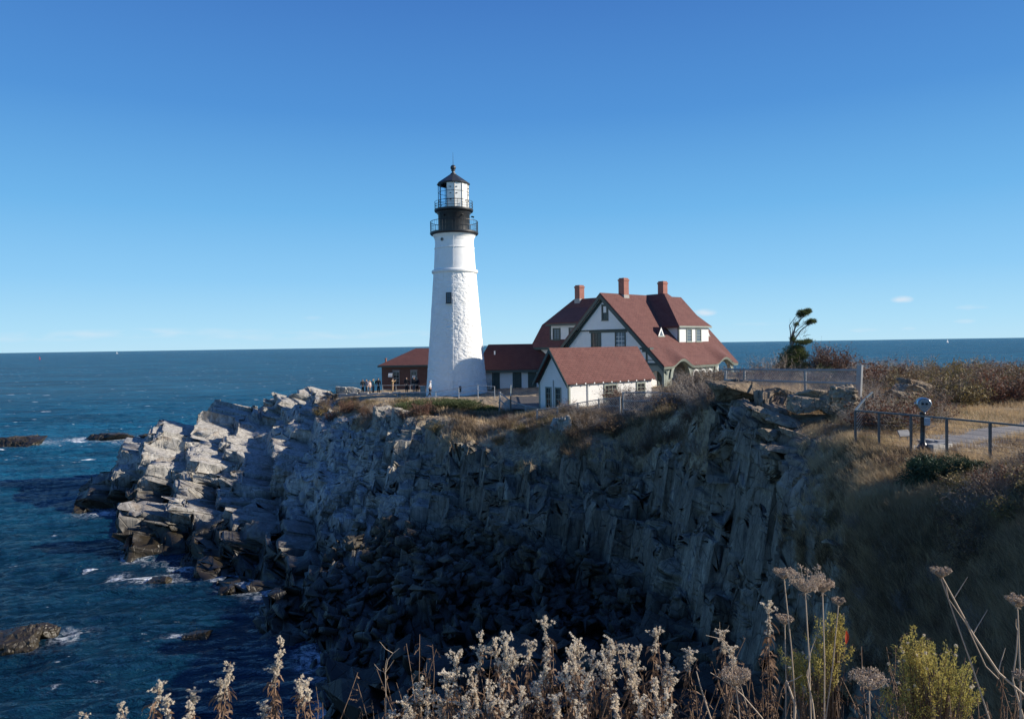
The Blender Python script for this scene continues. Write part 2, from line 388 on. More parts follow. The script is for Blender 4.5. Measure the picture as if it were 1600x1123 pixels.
def smooth1(A, k, ax):
    k = int(k)
    if k < 2: return A
    ker = np.hanning(k+2)[1:-1]; ker /= ker.sum(); pad = k//2
    A2 = np.concatenate([np.repeat(A.take([0], ax), pad, ax), A, np.repeat(A.take([-1], ax), k-1-pad, ax)], ax)
    return np.apply_along_axis(lambda v: np.convolve(v, ker, 'valid'), ax, A2)
def sstep(a, b, x): t = np.clip((x-a)/(b-a), 0, 1); return t*t*(3-2*t)
CY = np.stack([np.interp(cols, keys, TY[:, j]) for j in range(13)], 1)
CZ = np.stack([np.interp(cols, keys, TZ[:, j]) for j in range(13)], 1)
wS = sstep(1215, 1275, cols)[:, None]*(1-sstep(1640, 1660, cols))[:, None]
CY = smooth1(CY, 9, 0)*(1-wS)+smooth1(CY, 75, 0)*wS; CZ = smooth1(CZ, 9, 0)*(1-wS)+smooth1(CZ, 75, 0)*wS
GY = np.stack([np.interp(ts, range(13), CY[i]) for i in range(len(cols))], 1)      # rows x cols
GZ = np.stack([np.interp(ts, range(13), CZ[i]) for i in range(len(cols))], 1)
GY = smooth1(GY, 21, 0); GZ = smooth1(GZ, 21, 0)
GX = (cols[None, :]-800)/FPX*GY
NR, NC = GY.shape
B0 = np.stack([GX, GY, GZ], -1)
# base normals
du = np.gradient(B0, axis=1); dv = np.gradient(B0, axis=0)
NN = np.cross(du, dv); NN /= np.linalg.norm(NN, axis=-1, keepdims=True)+1e-9
NN[NN[..., 2] < 0] *= 1.0
PX = np.repeat(cols[None, :], NR, 0); TT = np.repeat(ts[:, None], NC, 1)
# large warping so that the cliff is buttressed
bx, by, bz = B0[..., 0], B0[..., 1], B0[..., 2]
slope = np.clip(1-NN[..., 2], 0, 1)
# vegetation cover
nv = fbm(bx/5, by/5, bz/5, 4, 5)
VTf = lambda v: np.interp(v, [94, 480, 520, 560, 650, 760, 900, 1050, 1110, 1150, 1230, 1290, 1330, 1480],
                     [99, 99, 6.6, 6.0, 5.6, 5.3, 5.2, 5.0, 5.6, 7.9, 7.3, 6.0, 3.6, 1.6])
VW = PX+70*fbm(bz/2.2, by/2.5, bx/6, 4, 61)*sstep(1100, 1200, PX)
veg = sstep(-.5, .6, TT-VTf(VW)+nv*1.6)
veg = np.where(TT > 9.9, veg*.6, veg)
veg = veg*sstep(470, 525, PX)
rocky = 1-veg
# the flat of the plateau and the camera side stay smooth
amp = rocky*sstep(1.0, 2.0, TT)
amp = np.maximum(amp, .10*sstep(1, 2, TT))
amp *= 1-.5*sstep(9.3, 11, TT)
edge = sstep(94, 130, PX)
Lw = 1-sstep(430, 620, PX)          # left promontory bedding vs. upright slabs
def rotm(rx, ry, rz): return np.array(Matrix.Rotation(R(rz), 3, 'Z') @ Matrix.Rotation(R(ry), 3, 'Y') @ Matrix.Rotation(R(rx), 3, 'X'))
flat = B0.reshape(-1, 3)
warp = np.stack([fbm(flat[:, 0]/4, flat[:, 1]/4, flat[:, 2]/4, 3, 40+i) for i in range(3)], 1)
pw = flat+warp*.45
def field(rm, sizes, amps, seed):
    q = pw @ rotm(*rm)
    tot = 0
    for i, (s, a) in enumerate(zip(sizes, amps)):
        o, t, e = blocks(q/np.array(s)+i*.37, seed+i*31)
        tot = tot+a*((o-.5)*2.0+t*1.1-.30*np.exp(-(e/.035)**2))
    o, t, e = worley(q/(np.array(sizes[0])*.8), seed+500, 0)
    return tot+amps[0]*.6*((o-.5)*1.2+t*1.4)
fl = field((10, 17, 25), [(4.6, 3.6, 1.5), (1.9, 1.5, .62), (.75, .8, .22)], [.42, .20, .07], 100)
fc = field((0, 101, 8), [(6.5, 3.2, 1.7), (3.2, 1.5, .62), (1.6, .6, .2)], [.42, .20, .06], 300)
disp = (fl*Lw.reshape(-1)+fc*(1-Lw.reshape(-1))).reshape(NR, NC)
# gullies and ribs on the long cliff
rib = fbm(bx/3.2+by/9, by/12, bz/14, 3, 77)*sstep(540, 640, PX)*(1-sstep(1270, 1330, PX))*sstep(2.6, 3.4, TT)*(1-sstep(6.0, 7.0, TT))
disp = disp*amp*edge+rib*1.5*np.maximum(rocky, .5)
lump = fbm(bx/2.2, by/2.2, 0, 4, 9)*.16*veg
D = B0+NN*(disp)[..., None]
def terrace(Pt, M_, hs, k, wd, s):
    q = Pt @ M_; out = q.copy()
    for a in range(3):
        ka = k[a] if isinstance(k, tuple) else k
        b, c = (a+1) % 3, (a+2) % 3
        ib, ic = np.floor(q[:, b]/(hs[b]*1.9)+.3*s), np.floor(q[:, c]/(hs[c]*2.3)+.7*s)
        f0 = q[:, a]/hs[a]+hr(ib, ic, ib*0+a, s); f = f0-np.floor(f0)
        t = np.clip((f-.5)/wd+.5, 0, 1)
        out[:, a] = q[:, a]+ka*(t-f)*hs[a]
    return out @ M_.T-Pt
Df = D.reshape(-1, 3)+warp*.25
ML, MC = rotm(10, 17, 25), rotm(0, 101, 8)
tl = terrace(Df, ML, (4.4, 2.9, 1.25), .70, .16, 1)
tc = terrace(Df, MC, (3.6, 1.5, 1.0), (.38, .80, .80), .14, 2)
ledge = sstep(1150, 1185, PX)*(1-sstep(1320, 1350, PX))*sstep(5.7, 6.2, TT)*(1-sstep(8.3, 8.8, TT))
wl = np.maximum(Lw, ledge).reshape(-1, 1); mk = (amp*edge*sstep(.8, 1.5, TT)*(1-.7*sstep(1290, 1350, PX)*sstep(2.8, 3.4, TT))*(1-.85*sstep(5.9, 6.6, TT)*sstep(1040, 1090, PX)*(1-.65*ledge))).reshape(-1, 1)
D2 = Df+(tl*wl+tc*(1-wl))*mk*(1-.8*ledge.reshape(-1, 1))
tl = terrace(D2, ML, (1.9, 1.25, .42), .52, .22, 3); tc = terrace(D2, MC, (2.0, .55, .36), (.35, .75, .75), .16, 4)
D2 = D2+(tl*wl+tc*(1-wl))*mk-warp*.25
D = D2.reshape(NR, NC, 3)
D[..., 2] += lump
# footings of the buildings and the path stay level
SURF = D
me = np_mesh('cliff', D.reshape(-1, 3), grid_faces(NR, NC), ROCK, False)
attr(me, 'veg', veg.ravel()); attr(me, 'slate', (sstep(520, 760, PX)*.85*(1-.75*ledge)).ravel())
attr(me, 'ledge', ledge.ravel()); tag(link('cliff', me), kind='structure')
def terr(px, Y):
    """height of the laid-out ground at pixel column px, depth Y (far slope side)"""
    i = int(np.clip(np.searchsorted(cols, px), 0, NC-1)); col = SURF[:, i]
    return float(np.interp(Y, np.maximum.accumulate(col[:, 1]), col[:, 2]))

# ------------------------------------------------------------------ the headland the camera stands on
xs = np.linspace(-16, 46, 260); ys = np.concatenate([np.linspace(-30, 0, 40), np.linspace(.15, 12, 90)])
HX, HY = np.meshgrid(xs, ys)
edgeY = 3.5+.5*np.sin(HX*.9)+.25*fbm(HX/1.2, HX*0, HX*0, 3, 3)+np.clip(HX-3.5, 0, 20)*1.3-np.clip(-HX-4, 0, 20)*.6
HZ = 12.78+.08*fbm(HX, HY, 0*HX, 4, 8)+.9*sstep(8, 22, HX)+.6*sstep(0, 25, -HY)
HZ = HZ-np.clip(HY-edgeY, 0, 30)*1.9-.4*sstep(-.8, .4, HY-edgeY)
HZ = np.maximum(HZ, 1.0)+.35*fbm(HX*1.5, HY*1.5, HZ, 4, 12)*sstep(0, 2, HY-edgeY)
me = np_mesh('headland', np.stack([HX, HY, HZ], -1).reshape(-1, 3), grid_faces(*HX.shape), ROCK)
attr(me, 'veg', (1-sstep(1.5, 4, HY-edgeY)).ravel()); attr(me, 'slate', np.ones(HX.size)*.8)
tag(link('headland', me), kind='structure')

# ------------------------------------------------------------------ sea
def sea_mat():
    M = MT('sea_water', .12)
    pos = M.g.outputs['Position']
    v1 = M.map(pos, (.55, 1.3, 1), (0, 0, R(-14)))
    n1 = M.noise(v1, .55, 6, .62, .2); n2 = M.noise(M.map(pos, (.7, 1.2, 1), (0, 0, R(20))), 2.6, 5, .6, .3)
    n3 = M.noise(M.map(pos, (.35, 1.0, 1), (0, 0, R(-8))), .10, 5, .6)
    nrm = M.bump(n3, 5.0, .8); nrm = M.bump(n1, 1.1, .9, nrm); nrm = M.bump(n2, .22, .8, nrm)
    sw = M.noise(M.map(pos, (.3, 1, 1), (0, 0, R(-10))), .012, 5, .6)
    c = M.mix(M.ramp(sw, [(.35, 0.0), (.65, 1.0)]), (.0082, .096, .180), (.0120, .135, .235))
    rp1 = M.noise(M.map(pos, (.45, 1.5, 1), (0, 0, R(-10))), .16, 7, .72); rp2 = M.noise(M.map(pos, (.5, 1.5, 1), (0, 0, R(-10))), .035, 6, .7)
    c = M.mix(M.ramp(M.math('ADD', M.math('MULTIPLY', rp1, .5), M.math('MULTIPLY', rp2, .5)), [(.40, .75), (.56, 0.0)]), c, (.0016, .017, .040))  # dark ripple faces painted in, standing for wave shading
    c = M.mix(M.at('nearshade'), c, (.0022, .013, .030))  # nearer water darkened: cliff shadow and reflection put into the colour
    # whitecaps
    wc = M.noise(M.map(pos, (.6, 1.5, 1), (0, 0, R(-12))), .42, 3, .5); w2 = M.noise(M.map(pos, (.7, 1.4, 1)), 1.2, 5, .7)
    cap = M.ramp(M.math('MULTIPLY', wc, M.math('ADD', .6, M.math('MULTIPLY', w2, .8))), [(.735, 0.0), (.78, 1.0)])
    cap2 = M.ramp(M.math('MULTIPLY', M.noise(M.map(pos, (.6, 1.2, 1), (0, 0, R(-8))), .30, 2, .5), M.math('ADD', .6, M.math('MULTIPLY', M.noise(M.map(pos, (.5, 1.4, 1)), .3, 4, .7), .8))), [(.72, 0.0), (.76, 1.0)])
    fo = M.math('MULTIPLY', M.at('foam'), M.ramp(M.math('ADD', M.noise(pos, 2.4, 8, .75, .5), M.math('MULTIPLY', M.at('foam'), .12)), [(.50, 0.0), (.64, 1.0)]))
    foam = M.math('MINIMUM', M.math('ADD', M.math('MAXIMUM', cap, cap2), fo), 1.0)
    c = M.mix(foam, c, (.70, .74, .78))
    t = M.t; t.nodes.remove(M.b)
    df = t.nodes.new('ShaderNodeBsdfDiffuse'); M.put(df, 'Color', c); M.put(df, 'Normal', nrm)
    gl = t.nodes.new('ShaderNodeBsdfGlossy'); M.put(gl, 'Roughness', .10); M.put(gl, 'Normal', nrm)
    fr = t.nodes.new('ShaderNodeFresnel'); fr.inputs['IOR'].default_value = 1.33; M.put(fr, 'Normal', nrm)
    fac = M.math('MULTIPLY', M.math('MINIMUM', M.math('MULTIPLY', fr.outputs[0], .80), .30), M.math('SUBTRACT', 1.0, foam))
    ms = t.nodes.new('ShaderNodeMixShader'); t.links.new(fac, ms.inputs[0]); t.links.new(df.outputs[0], ms.inputs[1]); t.links.new(gl.outputs[0], ms.inputs[2])
    t.links.new(ms.outputs[0], t.nodes['Material Output'].inputs['Surface'])
    return M.m
rr_ = np.concatenate([np.exp(np.linspace(math.log(14), math.log(330), 900)), np.exp(np.linspace(math.log(335), math.log(40000), 90))])
th = np.radians(np.concatenate([np.linspace(-85, -41, 60)[:-1], np.linspace(-41, 8, 900)[:-1], np.linspace(8, 85, 160)]))
RR, TH = np.meshgrid(rr_, th, indexing='ij')
SX, SY = RR*np.sin(TH), RR*np.cos(TH)
fd = 1-sstep(150, 320, RR)
ca, sa = math.cos(R(-13)), math.sin(R(-13))
U, W_ = SX*ca-SY*sa, SX*sa+SY*ca
h = .30*gnoise(U/9, W_/3.6, 0*U, 1)+.16*(1-2*np.abs(gnoise(U/4.2, W_/1.7, 0*U, 2)))+.075*(1-2*np.abs(gnoise(U/1.6+W_*.3, W_/.8, 0*U, 3)))+.03*gnoise(U/.7, W_/.5, 0*U, 4)
FS = [(172, 908, 14, 6, .95, 0), (240, 912, 42, 8, .85, 1), (315, 908, 10, 6, 1.0, 0), (30, 694, 60, 5, .9, 0), (120, 688, 25, 3, 1.0, 0), (190, 687, 60, 4, .9, 0), (95, 1002, 26, 10, .7, 0), (10, 1022, 40, 6, .7, 0), (158, 806, 40, 5, .85, 0), (215, 800, 14, 6, .7, 0),
      (270, 998, 25, 5, .8, 0), (228, 884, 50, 4, .45, 0), (70, 1080, 10, 6, .6, 0), (345, 925, 14, 6, .6, 0), (215, 690, 30, 5, .7, 0)]
foam = np.zeros_like(RR)
for px, py, wx, wy, k, _ in FS:
    d = py-hor(px); Yc = CAMZ*FPX/d; Xc = gx(px, Yc)
    sx_ = wx/FPX*Yc; sy_ = wy*Yc/d
    foam = np.maximum(foam, k*np.exp(-((SX-Xc)/sx_)**2-((SY-Yc)/sy_)**2))
spx = 800+SX/np.maximum(SY, 1)*FPX
bpx = np.clip(((PX-90)/3).astype(int), 0, 520); bY = np.clip((SURF[..., 1]/.3).astype(int), 0, 399); HM = np.full((521, 400), -9.0)
np.maximum.at(HM, (bpx.ravel(), bY.ravel()), SURF[..., 2].ravel())
near = HM.copy()
for dx in range(-4, 5):
    for dy in range(-3, 4): near = np.maximum(near, np.roll(np.roll(HM, dx, 0), dy, 1)-.12*(abs(dx)*.6+abs(dy)))
ok = (spx > 118) & (spx < 520) & (SY > 25) & (SY < 110)
sh_ = np.where(ok, near[np.clip(((spx-90)/3).astype(int), 0, 520), np.clip((SY/.3).astype(int), 0, 399)], -9)
foam = np.maximum(foam, .75*sstep(-.75, -.1, sh_)*np.clip(.55+1.6*gnoise(SX/3.5, SY/3.5, 0*SX, 21), 0, 1))
SZ = h*fd
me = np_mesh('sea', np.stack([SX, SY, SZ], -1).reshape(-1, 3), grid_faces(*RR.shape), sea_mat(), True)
attr(me, 'foam', foam.ravel()); attr(me, 'nearshade', ((1-sstep(45, 130, RR))*.8).ravel())
tag(link('sea', me), kind='structure')
# ------------------------------------------------------------------ building materials
def siding():
    M = MT('white_siding', .6); uv = M.tc.outputs['UV']; v = M.sep(uv)[1]
    f = M.math('FRACT', M.math('MULTIPLY', v, 7.5))
    n = M.noise(M.g.outputs['Position'], 1.5, 6, .7)
    c = M.mix(M.ramp(n, [(.35, 0.0), (.75, .35)]), (.80, .80, .78), (.62, .61, .57))
    c = M.mix(M.ramp(f, [(0.0, .28), (.12, 0.0)]), c, (.40, .40, .40))
    return M.out(c, M.bump(f, .018, 1.0))
def shingle(name, c1, c2, c3):
    M = MT(name, .9); uv = M.tc.outputs['UV']
    b = M.t.nodes.new('ShaderNodeTexBrick'); M.t.links.new(uv, b.inputs['Vector'])
    b.inputs['Scale'].default_value = 1.0; b.inputs['Brick Width'].default_value = .42; b.inputs['Row Height'].default_value = .19
    b.inputs['Mortar Size'].default_value = .022; b.inputs['Mortar Smooth'].default_value = .6; b.inputs['Bias'].default_value = 0
    M.put(b, 'Color1', c1); M.put(b, 'Color2', c2); M.put(b, 'Mortar', tuple(x*.35 for x in c1))
    c = M.mix(M.ramp(M.noise(uv, 1.1, 6, .7), [(.35, 0.0), (.7, .6)]), b.outputs['Color'], c3)
    c = M.mix(M.ramp(M.noise(M.map(uv, (.5, .12, 1)), 1.7, 5, .7), [(.55, 0.0), (.72, .35)]), c, (.12, .07, .06))
    c = M.mix(M.ramp(M.noise(uv, 14, 3, .8), [(.35, .35), (.55, 0.0)]), c, tuple(x*.5 for x in c1))
    v = M.math('FRACT', M.math('DIVIDE', M.sep(uv)[1], .19))
    return M.out(c, M.bump(M.math('ADD', M.math('MULTIPLY', v, -.6), M.math('MULTIPLY', b.outputs['Fac'], -.7)), .02, .9))
def bricks(name, c1, c2, mo, sc=1.0):
    M = MT(name, .88); uv = M.tc.outputs['UV']
    b = M.t.nodes.new('ShaderNodeTexBrick'); M.t.links.new(uv, b.inputs['Vector'])
    b.inputs['Scale'].default_value = sc; b.inputs['Brick Width'].default_value = .23; b.inputs['Row Height'].default_value = .085
    b.inputs['Mortar Size'].default_value = .010
    M.put(b, 'Color1', c1); M.put(b, 'Color2', c2); M.put(b, 'Mortar', mo)
    c = M.mix(M.ramp(M.noise(uv, 1.3, 6, .7), [(.4, 0.0), (.75, .5)]), b.outputs['Color'], tuple(x*.55 for x in c1))
    return M.out(c, M.bump(b.outputs['Fac'], -.01, .7))
def paint(name, col, rough=.55, var=.25, bd=.004):
    M = MT(name, rough); p = M.g.outputs['Position']
    n = M.noise(p, 2.5, 7, .7); n2 = M.noise(p, 22, 3, .6)
    c = M.mix(M.ramp(n, [(.35, 0.0), (.8, 1.0)]), col, tuple(x*(1-var) for x in col))
    return M.out(c, M.bump(n2, bd, .6))
SID = siding()
ROOFR = shingle('red_shingle', (.160, .060, .049), (.115, .040, .034), (.185, .080, .066))
BRICK = bricks('chimney_brick', (.36, .12, .085), (.28, .085, .06), (.30, .24, .20))
BRICKD = bricks('dark_brick', (.15, .062, .045), (.105, .045, .034), (.13, .10, .085))
GREEN = paint('green_trim', (.038, .062, .056), .5)
SAGE = paint('sage_trim', (.235, .265, .225), .55)
WHITE = paint('white_paint', (.80, .80, .77), .5, .15)
BLACK = paint('black_iron', (.018, .019, .021), .42, .3)
ROOFI = paint('iron_roof', (.035, .040, .045), .45, .4)
GREYW = paint('weathered_wood', (.34, .34, .33), .8, .4, .01)
STEEL = paint('steel_rail', (.085, .10, .105), .45, .3)
GALV = paint('galvanised', (.42, .45, .46), .4, .25)
GLASS = mat('dark_glass', (.015, .02, .025), .06)
GLASSL = mat('lit_glass', (.10, .13, .16), .10)
CONC = paint('concrete', (.36, .35, .33), .85, .3, .01)
def whitewash(rubble):
    M = MT('whitewashed_stone' if rubble else 'whitewashed_brick', .75); p = M.tc.outputs['Object']
    n = M.noise(p, 1.1, 7, .72); f = M.noise(p, 5, 8, .75)
    c = M.mix(M.ramp(n, [(.40, 0.0), (.80, .55)]), (.82, .815, .79), (.66, .64, .58))
    c = M.mix(M.ramp(M.noise(M.map(p, (2.2, 2.2, .35)), 1.2, 6, .7), [(.60, 0.0), (.74, .30)]), c, (.50, .44, .36))
    if rubble:
        h = M.math('ADD', M.vor(M.map(p, (1, 1, 1.6)), 2.3, 'F1'), M.math('MULTIPLY', f, .8))
        return M.out(c, M.bump(h, .10, .55))
    return M.out(c, M.bump(f, .03, .6))

def window(parent, o, s, up, n, w, h, rows=2, cs=2, fr=GREEN, gl=None, fw=.11, name='window', sash=None):
    """framed window: o = lower-left corner, s/up/n unit vectors, children pane"""
    o, s, up, n = Vector(o), Vector(s), Vector(up), Vector(n)
    m = MB()
    def bar(x0, y0, x1, y1, d0, d1, mi=0):
        c = [o+s*x0+up*y0, o+s*x1+up*y0, o+s*x1+up*y1, o+s*x0+up*y1]
        m.hexa([q+n*d0 for q in c]+[q+n*d1 for q in c], mi)
    bar(-fw, -fw, 0, h+fw, -.02, .07); bar(w, -fw, w+fw, h+fw, -.02, .07); bar(-.001, h, w+.001, h+fw, -.02, .071); bar(-fw-.06, -fw-.05, w+fw+.06, -fw+.001, -.02, .12)
    bar(-.001, -fw+.002, w+.001, 0, -.02, .068)
    t = .035
    for i in range(1, cs): bar(w*i/cs-t/2, 0, w*i/cs+t/2, h, .012, .042, 1)
    for j in range(1, rows*2 if rows > 1 else 1):
        k = t*1.6 if j == rows else t
        bar(0, h*j/(rows*2)-k/2, w, h*j/(rows*2)+k/2, .012, .045 if j == rows else .038, 1)
    f = m.build('window', [fr, sash or fr], parent)
    p = MB(); c = [o, o+s*w, o+s*w+up*h, o+up*h]
    p.hexa([q-n*.02 for q in c]+[q+n*.012 for q in c]); p.build('pane', gl or GLASS, f)
    return f
Zv = Vector((0, 0, 1))

# ------------------------------------------------------------------ lighthouse
LY = 81.0; LC = P(712.6, 540, LY); LX = LC.x
def lz(py): return P(712.6, py, LY).z
PXM = LY/FPX
zb = 9.1
lh = empty('lighthouse', (LX, LY, zb), 0, 'tall white conical lighthouse tower with black lantern room on the rocky headland', 'lighthouse')
def zz(py): return lz(py)-zb
def lathe_part(name, prof, m, k=64, smooth=False, parent=lh, close=False):
    b = MB(); b.lathe([(r*PXM, z) for r, z in prof], k, close=close); return b.build(name, m, parent, smooth)
# rubble stone lower tower with real relief
k, rows = 420, 430
q = np.linspace(0, 2*np.pi, k, endpoint=False); zr = np.linspace(0, zz(426), rows)
Q, ZR = np.meshgrid(q, zr)
t = (ZR)/zz(426)
rad = (47.6*(1-t)+33.2*t+.9*(1-t)**6)*PXM
px_, py_ = np.cos(Q)*rad, np.sin(Q)*rad
wx = px_+.12*gnoise(px_*2, py_*2, ZR*2, 3); wz = ZR+.10*gnoise(px_*2, py_*2, ZR*2, 9)
o1, t1, e1 = worley(np.stack([wx.ravel()/.46, py_.ravel()/.46, wz.ravel()/.27], 1), 5, 1)
o2, t2, e2 = worley(np.stack([wx.ravel()/.2, py_.ravel()/.2, wz.ravel()/.14], 1), 55, 1)
rel = ((o1-.4)*.042+t1*.03-.03*np.exp(-(e1/.12)**2)+(o2-.5)*.012).reshape(Q.shape)
rel *= .55+.45*sstep(-.2, .4, gnoise(px_*.5, py_*.5, ZR*.4, 12)); rel *= (1-sstep(.985, 1, t))
rad2 = rad+rel
V = np.stack([np.cos(Q)*rad2, np.sin(Q)*rad2, ZR], -1).reshape(-1, 3)
ii = np.arange(rows-1)[:, None]*k; jj = np.arange(k)[None, :]; j2 = (jj+1) % k
F = np.stack([ii+jj, ii+j2, ii+k+j2, ii+k+jj], -1).reshape(-1, 4)
link('stone_tower', np_mesh('stone_tower', V, F, whitewash(True), True), lh)
lathe_part('belt_course', [(33.0, zz(427.5)), (35.6, zz(427)), (36.2, zz(425)), (35.6, zz(423)), (32.4, zz(421.5))], WHITE, 72)
lathe_part('brick_tower', [(32.6, zz(423)), (30.6, zz(390)), (31.3, zz(389.5)), (31.3, zz(388)), (30.4, zz(387.4)), (30.0, zz(378)), (30.9, zz(373)), (33.4, zz(368.5)), (34, zz(366))], whitewash(False), 120, False)
lathe_part('gallery_deck', [(30, zz(368.6)), (36.2, zz(367.6)), (37.6, zz(366)), (37.6, zz(363.6)), (22, zz(363.4))], BLACK, 64)
lathe_part('watch_room', [(24.6, zz(363.5)), (24.6, zz(336)), (26.5, zz(334)), (26.5, zz(333))], BLACK, 64, True)
lathe_part('upper_deck', [(24, zz(334)), (29.6, zz(331.5)), (30.3, zz(330)), (30.3, zz(327.8)), (20, zz(327.6))], BLACK, 64)
m = MB()
for i in range(44):
    a = 2*math.pi*i/44; x, y = math.cos(a)*36.8*PXM, math.sin(a)*36.8*PXM
    m.tube([(x, y, zz(363.5)), (x, y, zz(347.4))], .030 if i % 6 == 0 else .014, 5)
for z_, r_ in ((347.2, .032), (355.5, .014)):
    m.tube([(math.cos(2*math.pi*i/64)*36.8*PXM, math.sin(2*math.pi*i/64)*36.8*PXM, zz(z_)) for i in range(65)], r_, 5, cap=False)
m.build('gallery_railing', BLACK, lh)
m = MB()
for i in range(12):
    a = 2*math.pi*(i+.5)/12; x, y = math.cos(a)*29.6*PXM, math.sin(a)*29.6*PXM
    m.tube([(x, y, zz(327.7)), (x, y, zz(316.4))], .024, 5)
for z_ in (316.2, 320, 324):
    m.tube([(math.cos(2*math.pi*i/64)*29.6*PXM, math.sin(2*math.pi*i/64)*29.6*PXM, zz(z_)) for i in range(65)], .022, 5, cap=False)
m.build('lantern_railing', BLACK, lh)
# lantern: twelve-sided glazing, opaque white storm panels on the landward side
ng = 12; rl = 23.7*PXM; z0, z1 = zz(327.6), zz(288.4)
PANG = mat('lantern_glass', (.55, .75, .92), .03, Transmission_Weight=1.0, IOR=1.02, Alpha=.35)
PANW = paint('storm_panel', (.78, .78, .74), .5, .3)
m = MB()
pt = [Vector((math.cos(2*math.pi*(i+.25)/ng)*rl, math.sin(2*math.pi*(i+.25)/ng)*rl, 0)) for i in range(ng)]
for p in pt: m.tube([p+Zv*z0, p+Zv*z1], .035, 6)
for z_ in (z0+.03, z0+(z1-z0)*.34, z0+(z1-z0)*.66, z1-.03):
    for i in range(ng): m.tube([pt[i]+Zv*z_, pt[(i+1) % ng]+Zv*z_], .024, 5)
fr = m.build('lantern_frame', BLACK, lh)
for i in range(ng):
    a = (i+.75)/ng*360 % 360
    solid = (a > 262 or a < 60)
    c0, c1 = pt[i]*.985, pt[(i+1) % ng]*.985
    nrm = (c0+c1).normalized()
    b = MB(); cc = [c0+Zv*z0, c1+Zv*z0, c1+Zv*z1, c0+Zv*z1]; b.hexa([v-nrm*.015 for v in cc]+[v+nrm*.015 for v in cc])
    if solid:
        for h_ in (.3, .55, .8):
            if (i*7+int(h_*10)) % 3 == 0: continue
            c = c0.lerp(c1, .3+.2*((i*5) % 3))+Zv*(z0+(z1-z0)*h_); b.box(c.x-.09, c.y-.09, c.z-.03, c.x+.09, c.y+.09, c.z+.04, 1)
    b.build('white_panel' if solid else 'glass_panel', [PANW if solid else PANG, BLACK], lh)
b = MB(); b.lathe([(.05, z0+.1), (.42, z0+.12), (.42, z0+.5), (.20, z0+.55), (.20, z0+.9), (.50, z0+1.0), (.55, z0+1.4), (.30, z0+1.8), (.05, z0+1.85)], 20)
b.build('lamp', mat('beacon_lens', (.30, .38, .40), .15), lh, True)
lathe_part('lantern_roof', [(20, z1-.06), (25.3, z1-.08), (26.0, z1), (25.0, z1+.12), (14, zz(279)), (4.6, zz(272.4)), (4.2, zz(271)), (2.2, zz(270)), (2.0, zz(267.6)), (3.2, zz(267.2)), (3.2, zz(266.2)), (1.8, zz(265.6))], ROOFI, 12)
lathe_part('ball_finial', [(4.3*math.sin(math.pi*j/14)+.02, zz(262.2)-4.3*PXM*math.cos(math.pi*j/14)) for j in range(15)], ROOFI, 24, True)
m = MB(); m.tube([(0, 0, zz(258.5)), (0, 0, zz(250)), (0, 0, zz(238))], [.03, .02, .01], 5); m.build('lightning_rod', BLACK, lh)
def onface(px, py, rpx):
    """point on the tower facing the camera"""
    r = rpx*PXM; x = P(px, py, LY-r).x-LX; y = -math.sqrt(max(r*r-x*x, .01)); return Vector((x, y, zz(py)))
# window on the tower
c = onface(701.2, 467.5, 38.1); nrm = Vector((c.x, c.y, .12)).normalized(); s_ = Zv.cross(nrm).normalized(); up = nrm.cross(s_)
window(lh, c-s_*.20-up*.48+nrm*.02, s_, up, nrm, .40, .96, 2, 2, BLACK, GLASSL, .09)
c = onface(690.5, 377, 30.2); nrm = Vector((c.x, c.y, 0)).normalized(); s_ = Zv.cross(nrm).normalized()
m = MB(); m.tube([c-nrm*.05, c+nrm*.05], .20, 16); m.tube([c+nrm*.04, c+nrm*.07], .12, 12, 1); m.build('vent', [GREYW, BLACK], lh)
m = MB(); pp = [onface(708.2, y_, r_) for y_, r_ in ((606, 47), (560, 45.2), (500, 40.6), (430, 34.6))]
m.tube([p*1.004+Vector((0, -.03, 0)) for p in pp], .028, 5)
pp = [onface(708.8, y_, r_) for y_, r_ in ((420, 32.9), (390, 31.6), (370, 33))]; m.tube([p+Vector((0, -.05, 0)) for p in pp], .022, 5)
m.build('conduit', WHITE, lh)
for px_q in (694, 722, 735):
    c = onface(px_q, 339.5, 24.6); nrm = Vector((c.x, c.y, 0)).normalized()
    m = MB(); m.tube([c-nrm*.02, c+nrm*.16+Zv*.03], .07, 8); m.tube([c+nrm*.05+Zv*.02, c+nrm*.30-Zv*.05], [.05, .11], 8); m.build('vent', BLACK, lh)

# ------------------------------------------------------------------ keeper's house
HA = R(43); HO = (9.72, 78.0, 9.9)
ho = empty('keepers_house', HO, HA, 'large white keeper house with red shingle gable roof, green trim and three brick chimneys', 'house')
def H(a, b, z): return Vector((a, -b, z-9.9))
def zr_(b): return 20.0-.947*abs(b)
UA, DB = Vector((1, 0, 0)), Vector((0, -1, 0))     # local directions: along the ridge, towards the sunny side
